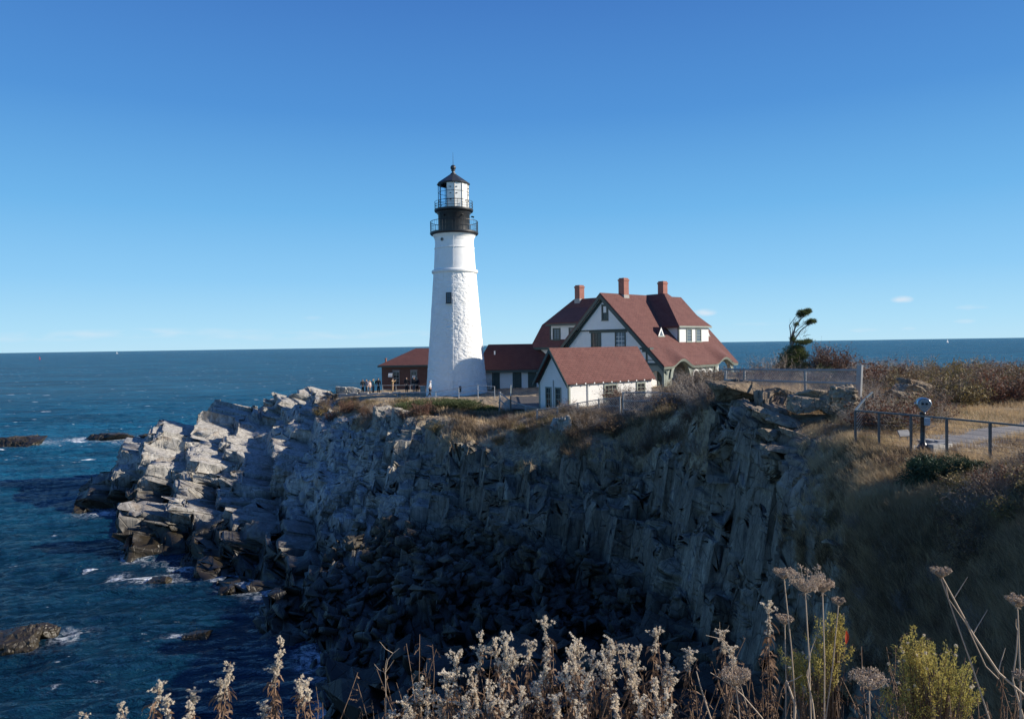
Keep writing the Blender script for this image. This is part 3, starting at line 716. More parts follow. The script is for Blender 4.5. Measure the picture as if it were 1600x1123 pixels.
# walls
m = MB()
m.slab([H(0, -5.6, 9.6), H(0, 5.6, 9.6), H(0, 5.6, 12.5), H(0, 7.5, 12.5), H(0, 7.5, 12.78), H(0, 0, 19.85), H(0, -5.6, 14.55)], (.25, 0, 0))
m.slab([H(12.9, -5.6, 9.6), H(12.9, 5.6, 9.6), H(12.9, 5.6, 12.5), H(12.9, 7.5, 12.5), H(12.9, 7.5, 12.78), H(12.9, 0, 19.85), H(12.9, -5.6, 14.55)], (.25, 0, 0))
m.hexa([H(.25, 5.35, 9.6), H(.25, 5.6, 9.6), H(12.9, 5.6, 9.6), H(12.9, 5.35, 9.6), H(.25, 5.35, 14.4), H(.25, 5.6, 14.4), H(12.9, 5.6, 14.4), H(12.9, 5.35, 14.4)])
m.hexa([H(.25, -5.6, 9.6), H(.25, -5.35, 9.6), H(12.9, -5.35, 9.6), H(12.9, -5.6, 9.6), H(.25, -5.6, 14.4), H(.25, -5.35, 14.4), H(12.9, -5.35, 14.4), H(12.9, -5.6, 14.4)])
m.build('wall', SID, ho)
# projecting upper gable with its toothed lower edge
m = MB(); zt = 16.18; bw = (20-zt)/.947
m.slab([H(-.14, -bw+.15, zt), H(-.14, bw-.15, zt), H(-.14, 0, 19.85)], (.139, 0, 0)); m.build('upper_gable', SID, ho)
m = MB()
for i in range(44):
    b = -bw+.2+i*(2*bw-.4)/44; m.hexa([H(-.2, b, zt-.12), H(-.2, b+.09, zt-.12), H(0, b+.09, zt-.12), H(0, b, zt-.12), H(-.2, b, zt-.003), H(-.2, b+.09, zt-.003), H(0, b+.09, zt-.003), H(0, b, zt-.003)])
m.build('dentil_trim', GREEN, ho)
# roof: left slope slab, right slope grid with two eyebrow swells over the porch arches
m = MB(); th_ = .22
m.slab([H(-.55, 0, 20.05), H(-.55, -6.2, 20.05-6.2*.947), H(14.25, -6.2, 20.05-6.2*.947), H(14.25, 0, 20.05)], (0, 0, -th_))
na, nb = 90, 34
As = np.linspace(-.55, 14.25, na); Bs = np.linspace(0, 8.0, nb)
def lift(a, b):
    e = 0
    for ac in (2.75, 10.75):
        d = abs(a-ac)/2.0
        if d < 1: e += .5*(1+math.cos(math.pi*d))
    return e*.72*max(0, min(1, (b-5.2)/2.8))**1.5
def ae(a, b): return -.55+(a+.55)*(14.8-.13*b)/14.8
top = [[H(ae(a, b), b, 20.05-.947*b+lift(ae(a, b), b)) for a in As] for b in Bs]
vs = [p for r_ in top for p in r_]+[p-Zv*th_ for r_ in top for p in r_]; n0 = na*nb; fs = []
for i in range(nb-1):
    for j in range(na-1):
        q_ = i*na+j; fs += [(q_, q_+na, q_+na+1, q_+1), (q_+n0, q_+1+n0, q_+na+1+n0, q_+na+n0)]
for j in range(na-1): q_ = (nb-1)*na+j; fs.append((q_, q_+n0, q_+n0+1, q_+1))
for i in range(nb-1):
    for q_, s__ in ((i*na, 1), (i*na+na-1, -1)):
        f_ = (q_, q_+n0, q_+na+n0, q_+na); fs.append(f_ if s__ > 0 else f_[::-1])
m.add(vs, fs)
roof = m.build('roof', ROOFR, ho)
# chimneys on the main roof
def chimney(a, b, zbase, ztop, w_=.42, parent=roof):
    m = MB(); c = H(a, b, zbase); t_ = ztop-9.9
    m.box(c.x-w_, c.y-w_*.9, c.z, c.x+w_, c.y+w_*.9, t_-.32); m.box(c.x-w_-.05, c.y-w_*.9-.05, t_-.32, c.x+w_+.05, c.y+w_*.9+.05, t_-.14)
    m.box(c.x-w_+.03, c.y-w_*.9+.03, t_-.14, c.x+w_-.03, c.y+w_*.9-.03, t_)
    m.box(c.x-w_-.03, c.y-w_*.9-.03, c.z+.1, c.x+w_+.03, c.y+w_*.9+.03, c.z+.72, 1)
    m.build('chimney', [BRICK, CONC], parent)
chimney(3.3, .1, 19.2, 21.75); chimney(11.0, -.3, 19.5, 21.8)
# barge boards and cornice returns
m = MB()
for sgn, be in ((-1, 6.2), (1, 8.0)):
    for (off, a0, a1, dep) in ((.0, -.60, -.50, .42), (.40, -.25, -.02, .34)):
        m.slab([H(a0, 0, 19.86-off), H(a0, sgn*be, 19.86-off-be*.947), H(a0, sgn*be, 19.86-off-dep-be*.947), H(a0, 0, 19.86-off-dep*1.0)], (a1-a0, 0, 0))
for b0, b1 in ((-6.3, -5.0), (5.1, 6.35)):
    m.hexa([H(-.6, b0, 14.05), H(-.6, b1, 14.05), H(.0, b1, 14.05), H(.0, b0, 14.05), H(-.6, b0, 14.25), H(-.6, b1, 14.25), H(.0, b1, 14.25), H(.0, b0, 14.25)])
    m.hexa([H(-.4, b0+.15, 13.8), H(-.4, b1-.15, 13.8), H(.0, b1-.15, 13.8), H(.0, b0+.15, 13.8), H(-.4, b0+.15, 14.05), H(-.4, b1-.15, 14.05), H(.0, b1-.15, 14.05), H(.0, b0+.15, 14.05)])
m.build('bargeboard', GREEN, ho)
m = MB()
def fbox(b0, z0_, b1, z1_, d=.06, a0=0): m.hexa([H(a0-d, b0, z0_), H(a0-d, b1, z0_), H(a0-.002, b1, z0_), H(a0-.002, b0, z0_), H(a0-d, b0, z1_), H(a0-d, b1, z1_), H(a0-.002, b1, z1_), H(a0-.002, b0, z1_)])
fbox(-1.95, 15.86, 3.1, 16.05, .10); m.build('trim', GREEN, ho); m = MB(); fbox(5.6, 12.48, 7.5, 12.72, .12); fbox(3.2, 12.40, 5.6, 12.72, .08); m.build('trim', GREEN, ho); m = MB(); fbox(5.45, 9.7, 5.62, 14.0, .07); fbox(-5.6, 9.7, -5.42, 14.0, .07); fbox(4.4, 12.95, 7.2, 13.02, .10)
m.build('trim', GREEN, ho)
mS, mU, mN = DB, Zv, -UA
for b0 in (-1.62, 1.66): window(ho, H(0, b0, 14.1), mS, mU, mN, 1.12, 1.72, 2, 3, GREEN, GLASSL if b0 > 0 else GLASS, .13, sash=WHITE if b0 > 0 else None)
window(ho, H(-.14, -.02+.06, 17.3), mS, mU, mN, .56, 1.38, 1, 1, GREEN, GLASS, .16)
m = MB(); o_ = H(-.14, .12, 17.95); m.hexa([o_+mN*.02, o_+mS*.38+mN*.02, o_+mS*.38+mN*.03, o_+mN*.03, o_+mN*.02+Zv*.66, o_+mS*.38+mN*.02+Zv*.66, o_+mS*.38+mN*.03+Zv*.66, o_+mN*.03+Zv*.66]); m.build('blind', WHITE, ho)
# front porch eave wall pieces and arches
def arch_wall(m, fn, s0, s1, z0_, z1_, arches, thick, step=.08):
    """fn(s,z,d)->point ; arches (centre, halfwidth, spring, sill)"""
    ss = list(np.arange(s0, s1, step))+[s1]
    for c_, hw, sp, sl in arches: ss += [c_-hw, c_+hw]+[c_+hw*math.cos(math.pi*j/16) for j in range(17)]
    ss = sorted(set(round(float(s), 4) for s in ss if s0 <= s <= s1))
    def bot(s):
        for c_, hw, sp, sl in arches:
            if abs(s-c_) < hw-1e-4: return sp+math.sqrt(max(hw*hw-(s-c_)**2, 0)), sl
        return None
    for i in range(len(ss)-1):
        a, b = ss[i], ss[i+1]
        if b-a < 1e-4: continue
        mid = bot((a+b)/2)
        if mid is None: rngs = [(z0_, z0_, z1_, z1_)]
        else:
            c_, hw, sp, sl = [q for q in arches if abs((a+b)/2-q[0]) < q[1]][0]
            za = sp+math.sqrt(max(hw*hw-(a-c_)**2, 0)); zb_ = sp+math.sqrt(max(hw*hw-(b-c_)**2, 0))
            rngs = [(min(za, z1_-.02), min(zb_, z1_-.02), z1_, z1_)]
            if sl > z0_: rngs.append((z0_, z0_, sl, sl))
        for (zA, zB, zC, zD) in rngs:
            m.hexa([fn(a, zA, 0), fn(b, zB, 0), fn(b, zB, thick), fn(a, zA, thick), fn(a, zD, 0), fn(b, zC, 0), fn(b, zC, thick), fn(a, zD, thick)])
fs_ = lambda s, z, d: H(s, 7.6-d, z); ff_ = lambda s, z, d: H(-.02+d, s, z)
m = MB()
arch_wall(m, fs_, .25, 12.9, 9.6, 12.62, [(2.75, 1.5, 11.25, 9.6), (10.75, 1.5, 11.25, 9.6), (5.45, .46, 11.35, 10.4), (6.75, .46, 11.35, 10.4), (8.05, .46, 11.35, 10.4)], .28)
for ac in (2.75, 10.75):     # raised hood following the eyebrow
    pr = [(ac+1.9*math.cos(math.pi*j/20), 11.15+1.95*math.sin(math.pi*j/20)) for j in range(21)]; pi_ = [(ac+1.5*math.cos(math.pi*j/20), 11.25+1.5*math.sin(math.pi*j/20)) for j in range(21)]
    for j in range(20):
        m.hexa([H(pi_[j][0], 7.75, pi_[j][1]), H(pi_[j+1][0], 7.75, pi_[j+1][1]), H(pi_[j+1][0], 7.4, pi_[j+1][1]), H(pi_[j][0], 7.4, pi_[j][1]), H(pr[j][0], 7.75, min(pr[j][1], 13.0)), H(pr[j+1][0], 7.75, min(pr[j+1][1], 13.0)), H(pr[j+1][0], 7.4, min(pr[j+1][1], 13.0)), H(pr[j][0], 7.4, min(pr[j][1], 13.0))])
m.build('porch_wall', SAGE, ho)
m = MB(); arch_wall(m, ff_, 5.63, 7.59, 9.6, 12.46, [(6.6, .72, 11.2, 9.6)], .25); m.build('porch_wall', SAGE, ho)
for ac in (5.45, 6.75, 8.05):
    m = MB(); f2 = lambda s, z, d: H(s, 7.68-d, z)
    for j in range(18):
        t0_, t1_ = math.pi*j/18, math.pi*(j+1)/18
        g = [(ac+r_*math.cos(t_), 11.35+r_*math.sin(t_)) for r_, t_ in ((.44, t0_), (.44, t1_), (.60, t1_), (.60, t0_))]
        m.hexa([f2(g[0][0], g[0][1], 0), f2(g[1][0], g[1][1], 0), f2(g[2][0], g[2][1], 0), f2(g[3][0], g[3][1], 0)]+[f2(a_, z_, .1) for a_, z_ in g])
    for s0_, s1_ in ((ac-.60, ac-.44), (ac+.44, ac+.60)): m.hexa([f2(s0_, 10.35, 0), f2(s1_, 10.35, 0), f2(s1_, 10.35, .1), f2(s0_, 10.35, .1), f2(s0_, 11.35, 0), f2(s1_, 11.35, 0), f2(s1_, 11.35, .1), f2(s0_, 11.35, .1)])
    fr_ = m.build('window', WHITE, ho); m = MB(); m.hexa([H(ac-.45, 7.45, 10.4), H(ac+.45, 7.45, 10.4), H(ac+.45, 7.42, 10.4), H(ac-.45, 7.42, 10.4), H(ac-.45, 7.45, 11.8), H(ac+.45, 7.45, 11.8), H(ac+.45, 7.42, 11.8), H(ac-.45, 7.42, 11.8)]); m.build('pane', GLASSL, fr_)
m = MB(); m.hexa([H(0, 5.6, 9.5), H(0, 7.6, 9.5), H(12.9, 7.6, 9.5), H(12.9, 5.6, 9.5), H(0, 5.6, 9.75), H(0, 7.6, 9.75), H(12.9, 7.6, 9.75), H(12.9, 5.6, 9.75)]); m.build('porch_floor', GREYW, ho)
m = MB(); m.hexa([H(1.6, 5.62, 9.76), H(2.8, 5.62, 9.76), H(2.8, 5.68, 9.76), H(1.6, 5.68, 9.76), H(1.6, 5.62, 11.9), H(2.8, 5.62, 11.9), H(2.8, 5.68, 11.9), H(1.6, 5.68, 11.9)]); m.build('door', GREEN, ho)
# eave fascia on the sunny side
m = MB()
for j in range(na-1):
    a, a2 = ae(As[j], 8), ae(As[j+1], 8); z_, z2_ = 20.05-.947*8+lift(a, 8)-th_, 20.05-.947*8+lift(a2, 8)-th_
    m.hexa([H(a, 7.94, z_-.14), H(a2, 7.94, z2_-.14), H(a2, 7.60, z2_-.14), H(a, 7.60, z_-.14), H(a, 8.04, z_+.10), H(a2, 8.04, z2_+.10), H(a2, 7.8, z2_+.10), H(a, 7.8, z_+.10)])
m.build('fascia', SAGE, ho)
# big hipped dormer
m = MB(); e, zt2 = 5.6, 16.45
A_, B_, R0, R1 = H(5.2, e+.25, zt2), H(11.4, e+.25, zt2), H(7.6, -.1, 20.1), H(7.6, 2.3, 20.12)
R2, R3 = H(8.3, 2.3, 20.12), H(8.3, -.1, 20.1)
E_, G_ = H(4.9, 3.5, zt2+.02), H(11.6, 3.5, zt2+.02)
m.add([A_, B_, R2, R1, R0, R3, E_, G_], [(0, 1, 2, 3), (0, 3, 4, 6), (1, 7, 5, 2), (3, 2, 5, 4)])
m.add([A_, B_, B_-Zv*.2, A_-Zv*.2, E_, E_-Zv*.2], [(0, 3, 2, 1), (0, 4, 5, 3)]); m.build('dormer_roof', ROOFR, ho)
dm = MB(); dm.hexa([H(5.55, 3.6, 14.6), H(5.55, e, 14.6), H(11.15, e, 14.6), H(11.15, 3.6, 14.6), H(5.55, 3.6, 16.4), H(5.55, e, 16.4), H(11.15, e, 16.4), H(11.15, 3.6, 16.4)])
dw = dm.build('dormer', SID, ho)
m = MB(); m.slab([H(5.2, e+.3, 16.27), H(11.4, e+.3, 16.27), H(11.4, e+.3, 16.44), H(5.2, e+.3, 16.44)], DB*-.28); m.slab([H(5.48, e+.03, 14.7), H(5.62, e+.03, 14.7), H(5.62, e+.03, 16.27), H(5.48, e+.03, 16.27)], DB*-.2)
m.build('dormer_trim', SAGE, dw)
for a0 in (6.95, 8.75): window(dw, H(a0, e, 14.85), UA, Zv, DB, .82, 1.22, 2, 1, SAGE, GLASSL, .1)
# tiny triangular roof vents
for a0 in (3.3, 11.9):
    m = MB(); bb = 4.95; zm = 20.05-.947*bb
    p0, p1, p2, p3 = H(a0-.55, bb, zm), H(a0+.55, bb, zm), H(a0, bb, zm+.95), H(a0, 3.9, 20.05-.947*3.9)
    m.add([p0, p1, p2, p3], [(0, 2, 3), (1, 3, 2)], 0)
    m.add([p0, p1, p2], [(0, 1, 2)], 1)
    m.slab([H(a0-.28, bb+.03, zm+.1), H(a0+.28, bb+.03, zm+.1), H(a0, bb+.03, zm+.6)], DB*-.02, 2)
    m.hexa([H(a0-.6, bb, zm-.06), H(a0+.6, bb, zm-.06), H(a0+.6, bb+.06, zm-.06), H(a0-.6, bb+.06, zm-.06), H(a0-.6, bb, zm+.06), H(a0+.6, bb, zm+.06), H(a0+.6, bb+.06, zm+.06), H(a0-.6, bb+.06, zm+.06)], 3)
    m.build('vent', [ROOFR, WHITE, GLASSL, SAGE], roof)
# left wing
m = MB(); m.hexa([H(.9, -11.3, 9.6), H(.9, -5.6, 9.6), H(9.1, -5.6, 9.6), H(9.1, -11.3, 9.6), H(.9, -11.3, 14.5), H(.9, -5.6, 14.5), H(9.1, -5.6, 14.5), H(9.1, -11.3, 14.5)])
m.slab([H(.9, -11.3, 14.5), H(2.7, -11.3, 16.9), H(7.3, -11.3, 16.9), H(9.1, -11.3, 14.5)], DB*.2)
m.build('wall', SID, ho)
m = MB()
r0, r1 = (.5, 14.45), (2.5, 17.0)
m.add([H(.5, -11.6, 14.4), H(.5, -4, 14.4), H(2.5, -3, 17.05), H(2.5, -11.6, 17.05)], [(0, 1, 2, 3)])
m.add([H(9.5, -11.6, 14.4), H(9.5, -4, 14.4), H(7.5, -3, 17.05), H(7.5, -11.6, 17.05)], [(3, 2, 1, 0)])
m.add([H(2.5, -11.6, 17.05), H(2.5, -1, 17.05), H(5, 0, 20.0), H(5, -8.7, 20.0), H(7.5, -11.6, 17.05), H(7.5, -1, 17.05)], [(0, 1, 2, 3), (4, 3, 2, 5), (0, 3, 4)])
m.add([H(.5, -11.6, 14.4), H(2.5, -11.6, 17.05), H(7.5, -11.6, 17.05), H(9.5, -11.6, 14.4), H(.5, -11.6, 14.2), H(.5, -4, 14.2), H(.5, -4, 14.4)], [(0, 1, 2, 3), (0, 4, 5, 6)])
wr = m.build('roof', ROOFR, ho)
chimney(5.0, -7.8, 19.3, 21.6, .42, wr)
m = MB(); m.hexa([H(1.15, -8.95, 14.95), H(1.15, -2.5, 14.95), H(4, -2.5, 14.95), H(4, -8.95, 14.95), H(1.15, -8.95, 17.0), H(1.15, -2.5, 17.0), H(4, -2.5, 18.2), H(4, -8.95, 18.2)])
dl = m.build('dormer', SID, ho)
m = MB(); m.slab([H(.75, -9.3, 17.0), H(4.05, -9.3, 18.75), H(4.05, -1.5, 18.75), H(.75, -2.5, 17.0)], (0, 0, .16)); m.build('dormer_roof', ROOFR, dl)
m = MB(); m.hexa([H(.72, -9.3, 16.82), H(.72, -4.2, 16.82), H(.9, -4.2, 16.82), H(.9, -9.3, 16.82), H(.72, -9.3, 17.02), H(.72, -4.2, 17.02), H(.9, -4.2, 17.02), H(.9, -9.3, 17.02)])
m.hexa([H(1.1, -8.99, 14.9), H(1.1, -8.8, 14.9), H(1.2, -8.8, 14.9), H(1.2, -8.99, 14.9), H(1.1, -8.99, 16.9), H(1.1, -8.8, 16.9), H(1.2, -8.8, 16.9), H(1.2, -8.99, 16.9)]); m.build('dormer_trim', GREEN, dl)
window(dl, H(1.15, -8.35, 15.35), DB, Zv, -UA, .85, 1.05, 2, 2, GREEN, GLASSL, .17); window(dl, H(1.15, -5.85, 15.35), DB, Zv, -UA, .85, 1.05, 2, 2, GREEN, GLASSL, .17)
m = MB(); m.hexa([H(.42, -11.7, 14.1), H(.42, -5.2, 14.1), H(.7, -5.2, 14.1), H(.7, -11.7, 14.1), H(.42, -11.7, 14.38), H(.42, -5.2, 14.38), H(.7, -5.2, 14.38), H(.7, -11.7, 14.38)])
m.hexa([H(.82, -11.3, 12.2), H(.82, -5.6, 12.2), H(.9, -5.6, 12.2), H(.9, -11.3, 12.2), H(.82, -11.3, 12.45), H(.82, -5.6, 12.45), H(.9, -5.6, 12.45), H(.9, -11.3, 12.45)])
m.hexa([H(.83, -10.6, 10.1), H(.83, -9.5, 10.1), H(.895, -9.5, 10.1), H(.895, -10.6, 10.1), H(.83, -10.6, 12.2), H(.83, -9.5, 12.2), H(.895, -9.5, 12.2), H(.895, -10.6, 12.2)])
m.build('trim', GREEN, ho)

# ------------------------------------------------------------------ low passage building between tower and house
bw_ = empty('passage_building', (-.4, 85.5, 9.5), 0, 'low white building with shaded red roof joining lighthouse tower and keeper house', 'building')
def K(x, y, z): return Vector((x+.4, y-85.5, z-9.5))
m = MB()
m.hexa([K(-4.0, 84, 9.2), K(4.0, 84, 9.2), K(4.0, 90, 9.2), K(-4.0, 90, 9.2), K(-4.0, 84, 11.85), K(4.0, 84, 11.85), K(4.0, 90, 11.85), K(-4.0, 90, 11.85)])
m.hexa([K(-5.75, 83.6, 9.2), K(-4.003, 83.6, 9.2), K(-4.003, 87, 9.2), K(-5.75, 87, 9.2), K(-5.75, 83.6, 11.6), K(-4.003, 83.6, 11.6), K(-4.003, 87, 11.6), K(-5.75, 87, 11.6)])
m.build('wall', SID, bw_)
m = MB()
m.slab([K(-4.3, 83.5, 11.8), K(4.2, 83.5, 11.8), K(4.2, 87, 14.65), K(-2.75, 87, 14.65)], (0, 0, .16))
m.slab([K(-4.3, 90.5, 11.8), K(-2.75, 87, 14.65), K(4.2, 87, 14.65), K(4.2, 90.5, 11.8)], (0, 0, .16)); m.add([K(-4.3, 83.5, 11.9), K(-2.75, 87, 14.8), K(-4.3, 90.5, 11.9)], [(0, 1, 2)])
m.slab([K(-6.1, 83.2, 11.55), K(-4.0, 83.2, 11.55), K(-3.7, 86.3, 13.75), K(-4.3, 86.3, 13.75)], (0, 0, .15)); m.add([K(-6.1, 83.2, 11.68), K(-4.3, 86.3, 13.88), K(-6.1, 87.5, 11.68)], [(0, 1, 2)])
pr_ = m.build('roof', shingle('shaded_red_shingle', (.088, .030, .027), (.065, .022, .020), (.10, .038, .034)), bw_)  # red shingle darkened: the shadow on this roof is put into its colour
m = MB(); c_ = K(P(773, 550, 85.6).x, 85.6, 13.5); m.tube([c_, c_+Zv*.55], .09, 8); m.build('vent_pipe', WHITE, pr_)
m = MB(); m.box(*K(-4.35, 83.42, 11.6), *K(4.1, 83.52, 11.88)); m.box(*K(-6.12, 83.12, 11.36), *K(-4.36, 83.22, 11.64)); 
for x0, x1 in ((-4.0, -3.75), (-2.3, -2.16), (.04, .18)): m.box(*K(x0, 83.92, 9.3), *K(x1, 83.998, 11.6))
m.build('trim', GREEN, bw_)
for x0, x1 in ((-2.15, -1.42), (.19, 1.05), (1.78, 2.75)):
    m = MB(); m.box(*K(x0, 83.94, 9.6), *K(x1, 83.99, 11.6))
    for i in range(1, 5): xx = x0+(x1-x0)*i/5; m.box(*K(xx-.015, 83.92, 9.7), *K(xx+.015, 83.938, 11.5))
    m.build('door', GREEN, bw_)
window(bw_, K(-5.15, 83.6, 10.75), (1, 0, 0), Zv, (0, -1, 0), .42, .5, 1, 2, BLACK, GLASS, .07)
m = MB(); m.box(*K(-3.35, 83.5, 10.05), *K(-2.45, 83.7, 11.0)); m.box(*K(-3.2, 83.7, 10.2), *K(-2.6, 83.99, 10.8)); m.tube([K(-3.2, 83.6, 9.3), K(-3.2, 83.6, 10.1)], .04, 6); m.tube([K(-2.6, 83.6, 9.3), K(-2.6, 83.6, 10.1)], .04, 6)
tag(m.build('utility_cabinet', GALV, None, loc=(-.4, 85.5, 9.5)), 'grey metal utility cabinet on legs against the white passage building wall', 'cabinet')

# ------------------------------------------------------------------ brick building behind the tower
bb_ = empty('brick_building', (-13, 101.5, 8.6), 0, 'low dark brick building with red hipped roof left of the lighthouse', 'building')
def Bk(x, y, z): return Vector((x+13, y-101.5, z-8.6))
m = MB(); m.box(*Bk(-17.3, 98, 8.4), *Bk(-7.5, 105, 12.15)); m.build('wall', BRICKD, bb_)
m = MB(); m.add([Bk(-17.75, 97.6, 12.25), Bk(-7.1, 97.6, 12.25), Bk(-7.1, 105.4, 12.25), Bk(-17.75, 105.4, 12.25), Bk(-13.2, 101.5, 14.45), Bk(-11.2, 101.5, 14.45)], [(0, 1, 5, 4), (1, 2, 5), (2, 3, 4, 5), (3, 0, 4), (3, 2, 1, 0)])
br_ = m.build('roof', shingle('maroon_shingle', (.12, .040, .034), (.085, .028, .025), (.14, .052, .045)), bb_)
m = MB(); m.box(*Bk(-17.78, 97.56, 12.02), *Bk(-7.08, 105.43, 12.24)); m.build('fascia', GREEN, bb_)
m = MB(); c_ = Bk(-16.9, 99.0, 12.4); m.tube([c_, c_+Zv*.7], .12, 8); m.tube([c_+Zv*.7, c_+Zv*.8], .17, 8); m.build('vent_pipe', BRICK, br_)
for x0 in (-15.75, -13.4):
    wn = window(bb_, Bk(x0, 98, 9.75), (1, 0, 0), Zv, (0, -1, 0), .72, 1.6, 2, 2, GREYW, GLASS, .07)
    m = MB(); m.box(*Bk(x0-.12, 97.93, 11.47), *Bk(x0+.84, 98.0, 11.6)); m.build('lintel', CONC, wn)
    if x0 < -15:
        m = MB(); pr = [(-.05-.55*math.sin(q_), 11.25-.55+.55*math.cos(q_)) for q_ in np.linspace(0, math.pi/2, 8)]
        for j in range(7): m.slab([Bk(x0-.05, 98+pr[j][0]*1.2, pr[j][1]), Bk(x0-.05, 98+pr[j+1][0]*1.2, pr[j+1][1]), Bk(x0-.6, 98+pr[j+1][0]*1.2, pr[j+1][1]), Bk(x0-.6, 98+pr[j][0]*1.2, pr[j][1])], (0, 0, .03))
        m.build('awning', GALV, wn)
    else:
        m = MB(); m.box(*Bk(x0+.12, 97.97, 10.55), *Bk(x0+.55, 97.985, 10.85)); m.build('notice', WHITE, wn)

# ------------------------------------------------------------------ shed
SA = R(38); sh = empty('shed', (3.13, 56, 9.3), SA, 'small white clapboard shed with bright red shingle roof in front of the keeper house', 'shed')
def S(a, b, z): return Vector((a, -b, z-9.3))
m = MB(); hw = 1.7; zs = 14.44; sl = 1.34
m.slab([S(0, -hw, 8.9), S(0, hw, 8.9), S(0, hw, zs-.18-hw*sl), S(0, 0, zs-.18), S(0, -hw, zs-.18-hw*sl)], (.12, 0, 0)); m.slab([S(9.0, -hw, 8.9), S(9.0, hw, 8.9), S(9.0, hw, zs-.18-hw*sl), S(9.0, 0, zs-.18), S(9.0, -hw, zs-.18-hw*sl)], (.12, 0, 0))
for b in (hw-.12, -hw): m.hexa([S(.12, b, 8.9), S(.12, b+.12, 8.9), S(9.0, b+.12, 8.9), S(9.0, b, 8.9), S(.12, b, 12.0), S(.12, b+.12, 12.0), S(9.0, b+.12, 12.0), S(9.0, b, 12.0)])
m.build('wall', SID, sh)
m = MB()
for sg in (1, -1): m.slab([S(-.42, 0, zs), S(-.42, sg*1.95, zs-1.95*sl), S(9.35, sg*1.95, zs-1.95*sl), S(9.35, 0, zs)], (0, 0, -.10))
m.build('roof', ROOFR, sh)
m = MB()
for sg in (1, -1):
    m.slab([S(-.46, 0, zs-.02), S(-.46, sg*2.0, zs-.02-2.0*sl), S(-.46, sg*2.0, zs-.30-2.0*sl), S(-.46, 0, zs-.36)], (.06, 0, 0)); m.slab([S(-.06, 0, zs-.25), S(-.06, sg*1.75, zs-.25-1.75*sl), S(-.06, sg*1.75, zs-.5-1.75*sl), S(-.06, 0, zs-.5)], (.055, 0, 0))
m.build('bargeboard', GREEN, sh)
for b0, b1, a0 in ((-hw-.02, -hw+.12, -.03), (hw-.12, hw+.03, -.03)): m = MB(); m.hexa([S(a0, b0, 9), S(a0, b1, 9), S(a0+.16, b1, 9), S(a0+.16, b0, 9), S(a0, b0, 12), S(a0, b1, 12), S(a0+.16, b1, 12), S(a0+.16, b0, 12)]); m.build('corner_board', SAGE, sh)
for i in range(10):
    m = MB(); a0 = .5+i*.93; m.slab([S(a0, hw, 11.98), S(a0, hw+.26, 11.78), S(a0, hw+.26, 11.68), S(a0, hw, 11.72)], (.10, 0, 0)); m.build('rafter_tail', WHITE, sh)
for b0 in (-.86, .26): window(sh, S(0, b0+.04, 9.75), DB, Zv, -UA, .46, 1.62, 2, 2, SAGE, GLASS, .1)
m = MB(); m.tube([S(-.05, .0, 9.4), S(-.05, .0, 12.0)], .045, 6); m.build('downpipe', GALV, sh)
window(sh, S(3.75, hw, 10.3), UA, Zv, DB, 1.2, 1.15, 2, 3, SAGE, GLASS, .12); window(sh, S(7.4, hw, 10.3), UA, Zv, DB, .8, 1.15, 2, 2, SAGE, GLASS, .12)
m = MB(); m.tube([S(1.9, hw+.06, 9.4), S(1.9, hw+.06, 12.0)], .045, 6); m.build('downpipe', WHITE, sh)
# ------------------------------------------------------------------ fences and rails
def gz(px, Y): return terr(px, Y)
def chain_fence(name, pts, label, posts, top, mid, wire, mt=GREYW, pr=.06, parentgroup='fences along the cliff top', sp=.125, wr=.0075, post_h=None, bot=.08):
    """pts: list of (px, Y, ztop, zground) for the posts"""
    W = [(Vector((gx(p[0], p[1]), p[1], 0)), p[2], p[3]) for p in pts]
    o0 = Vector((W[0][0].x, W[0][0].y, W[0][2])); f = empty(name, o0, 0, label, 'fence', parentgroup)
    for i, (q, zt, zg) in enumerate(W):
        m = MB(); r = pr*(2.1 if (post_h and i in post_h) else 1); zt2 = zt+(.2 if post_h and i in post_h else .05)
        tilt = Vector((.10, 0, 0)) if (i+len(pts)) % 3 == 1 and mt is GREYW else Vector()
        m.tube([Vector((q.x, q.y, zg-.4))-o0, Vector((q.x, q.y, zt2))-o0+tilt], r, 8); m.build('post', mt, f)
    for i in range(len(W)-1):
        (a, za, ga), (b, zb_, gb) = W[i], W[i+1]
        for k_ in [1.0]+list(mid):
            m = MB(); m.tube([Vector((a.x, a.y, ga+(za-ga)*k_))-o0, Vector((b.x, b.y, gb+(zb_-gb)*k_))-o0], top, 6); m.build('rail', mt, f)
        if wire:
            m = MB(); Ld = (b-a).length; n = int(Ld/sp); hh = (za-ga)
            def pt(s_, t_):
                g = a.lerp(b, s_); zg = ga+(gb-ga)*s_; zt = za+(zb_-za)*s_
                return Vector((g.x, g.y, zg+bot+(zt-zg-bot)*t_))-o0
            dw = hh*.8/Ld
            for j in range(-int(dw*n)-1, n+1):
                for sg in (1, -1):
                    s0, s1 = j/n, j/n+dw
                    if sg < 0: s0, s1 = s1, s0
                    t0, t1 = 0., 1.
                    def clampt(s): return (s-s0)/(s1-s0)
                    if s0 < 0: t0 = max(t0, clampt(0))
                    if s0 > 1: t0 = max(t0, clampt(1))
                    if s1 < 0: t1 = min(t1, clampt(0))
                    if s1 > 1: t1 = min(t1, clampt(1))
                    if t1 <= t0: continue
                    m.tube([pt(s0+(s1-s0)*t0, t0), pt(s0+(s1-s0)*t1, t1)], wr, 3, cap=False)
            if m.v: m.build('wire_mesh', GALV, f, uv=False)
    return f
def zt_at(px, py, Y): return P(px, py, Y).z
U1 = [(1131, 38.6, 577), (1163, 37.4, 577), (1258, 33.4, 578), (1340, 29.6, 578)]
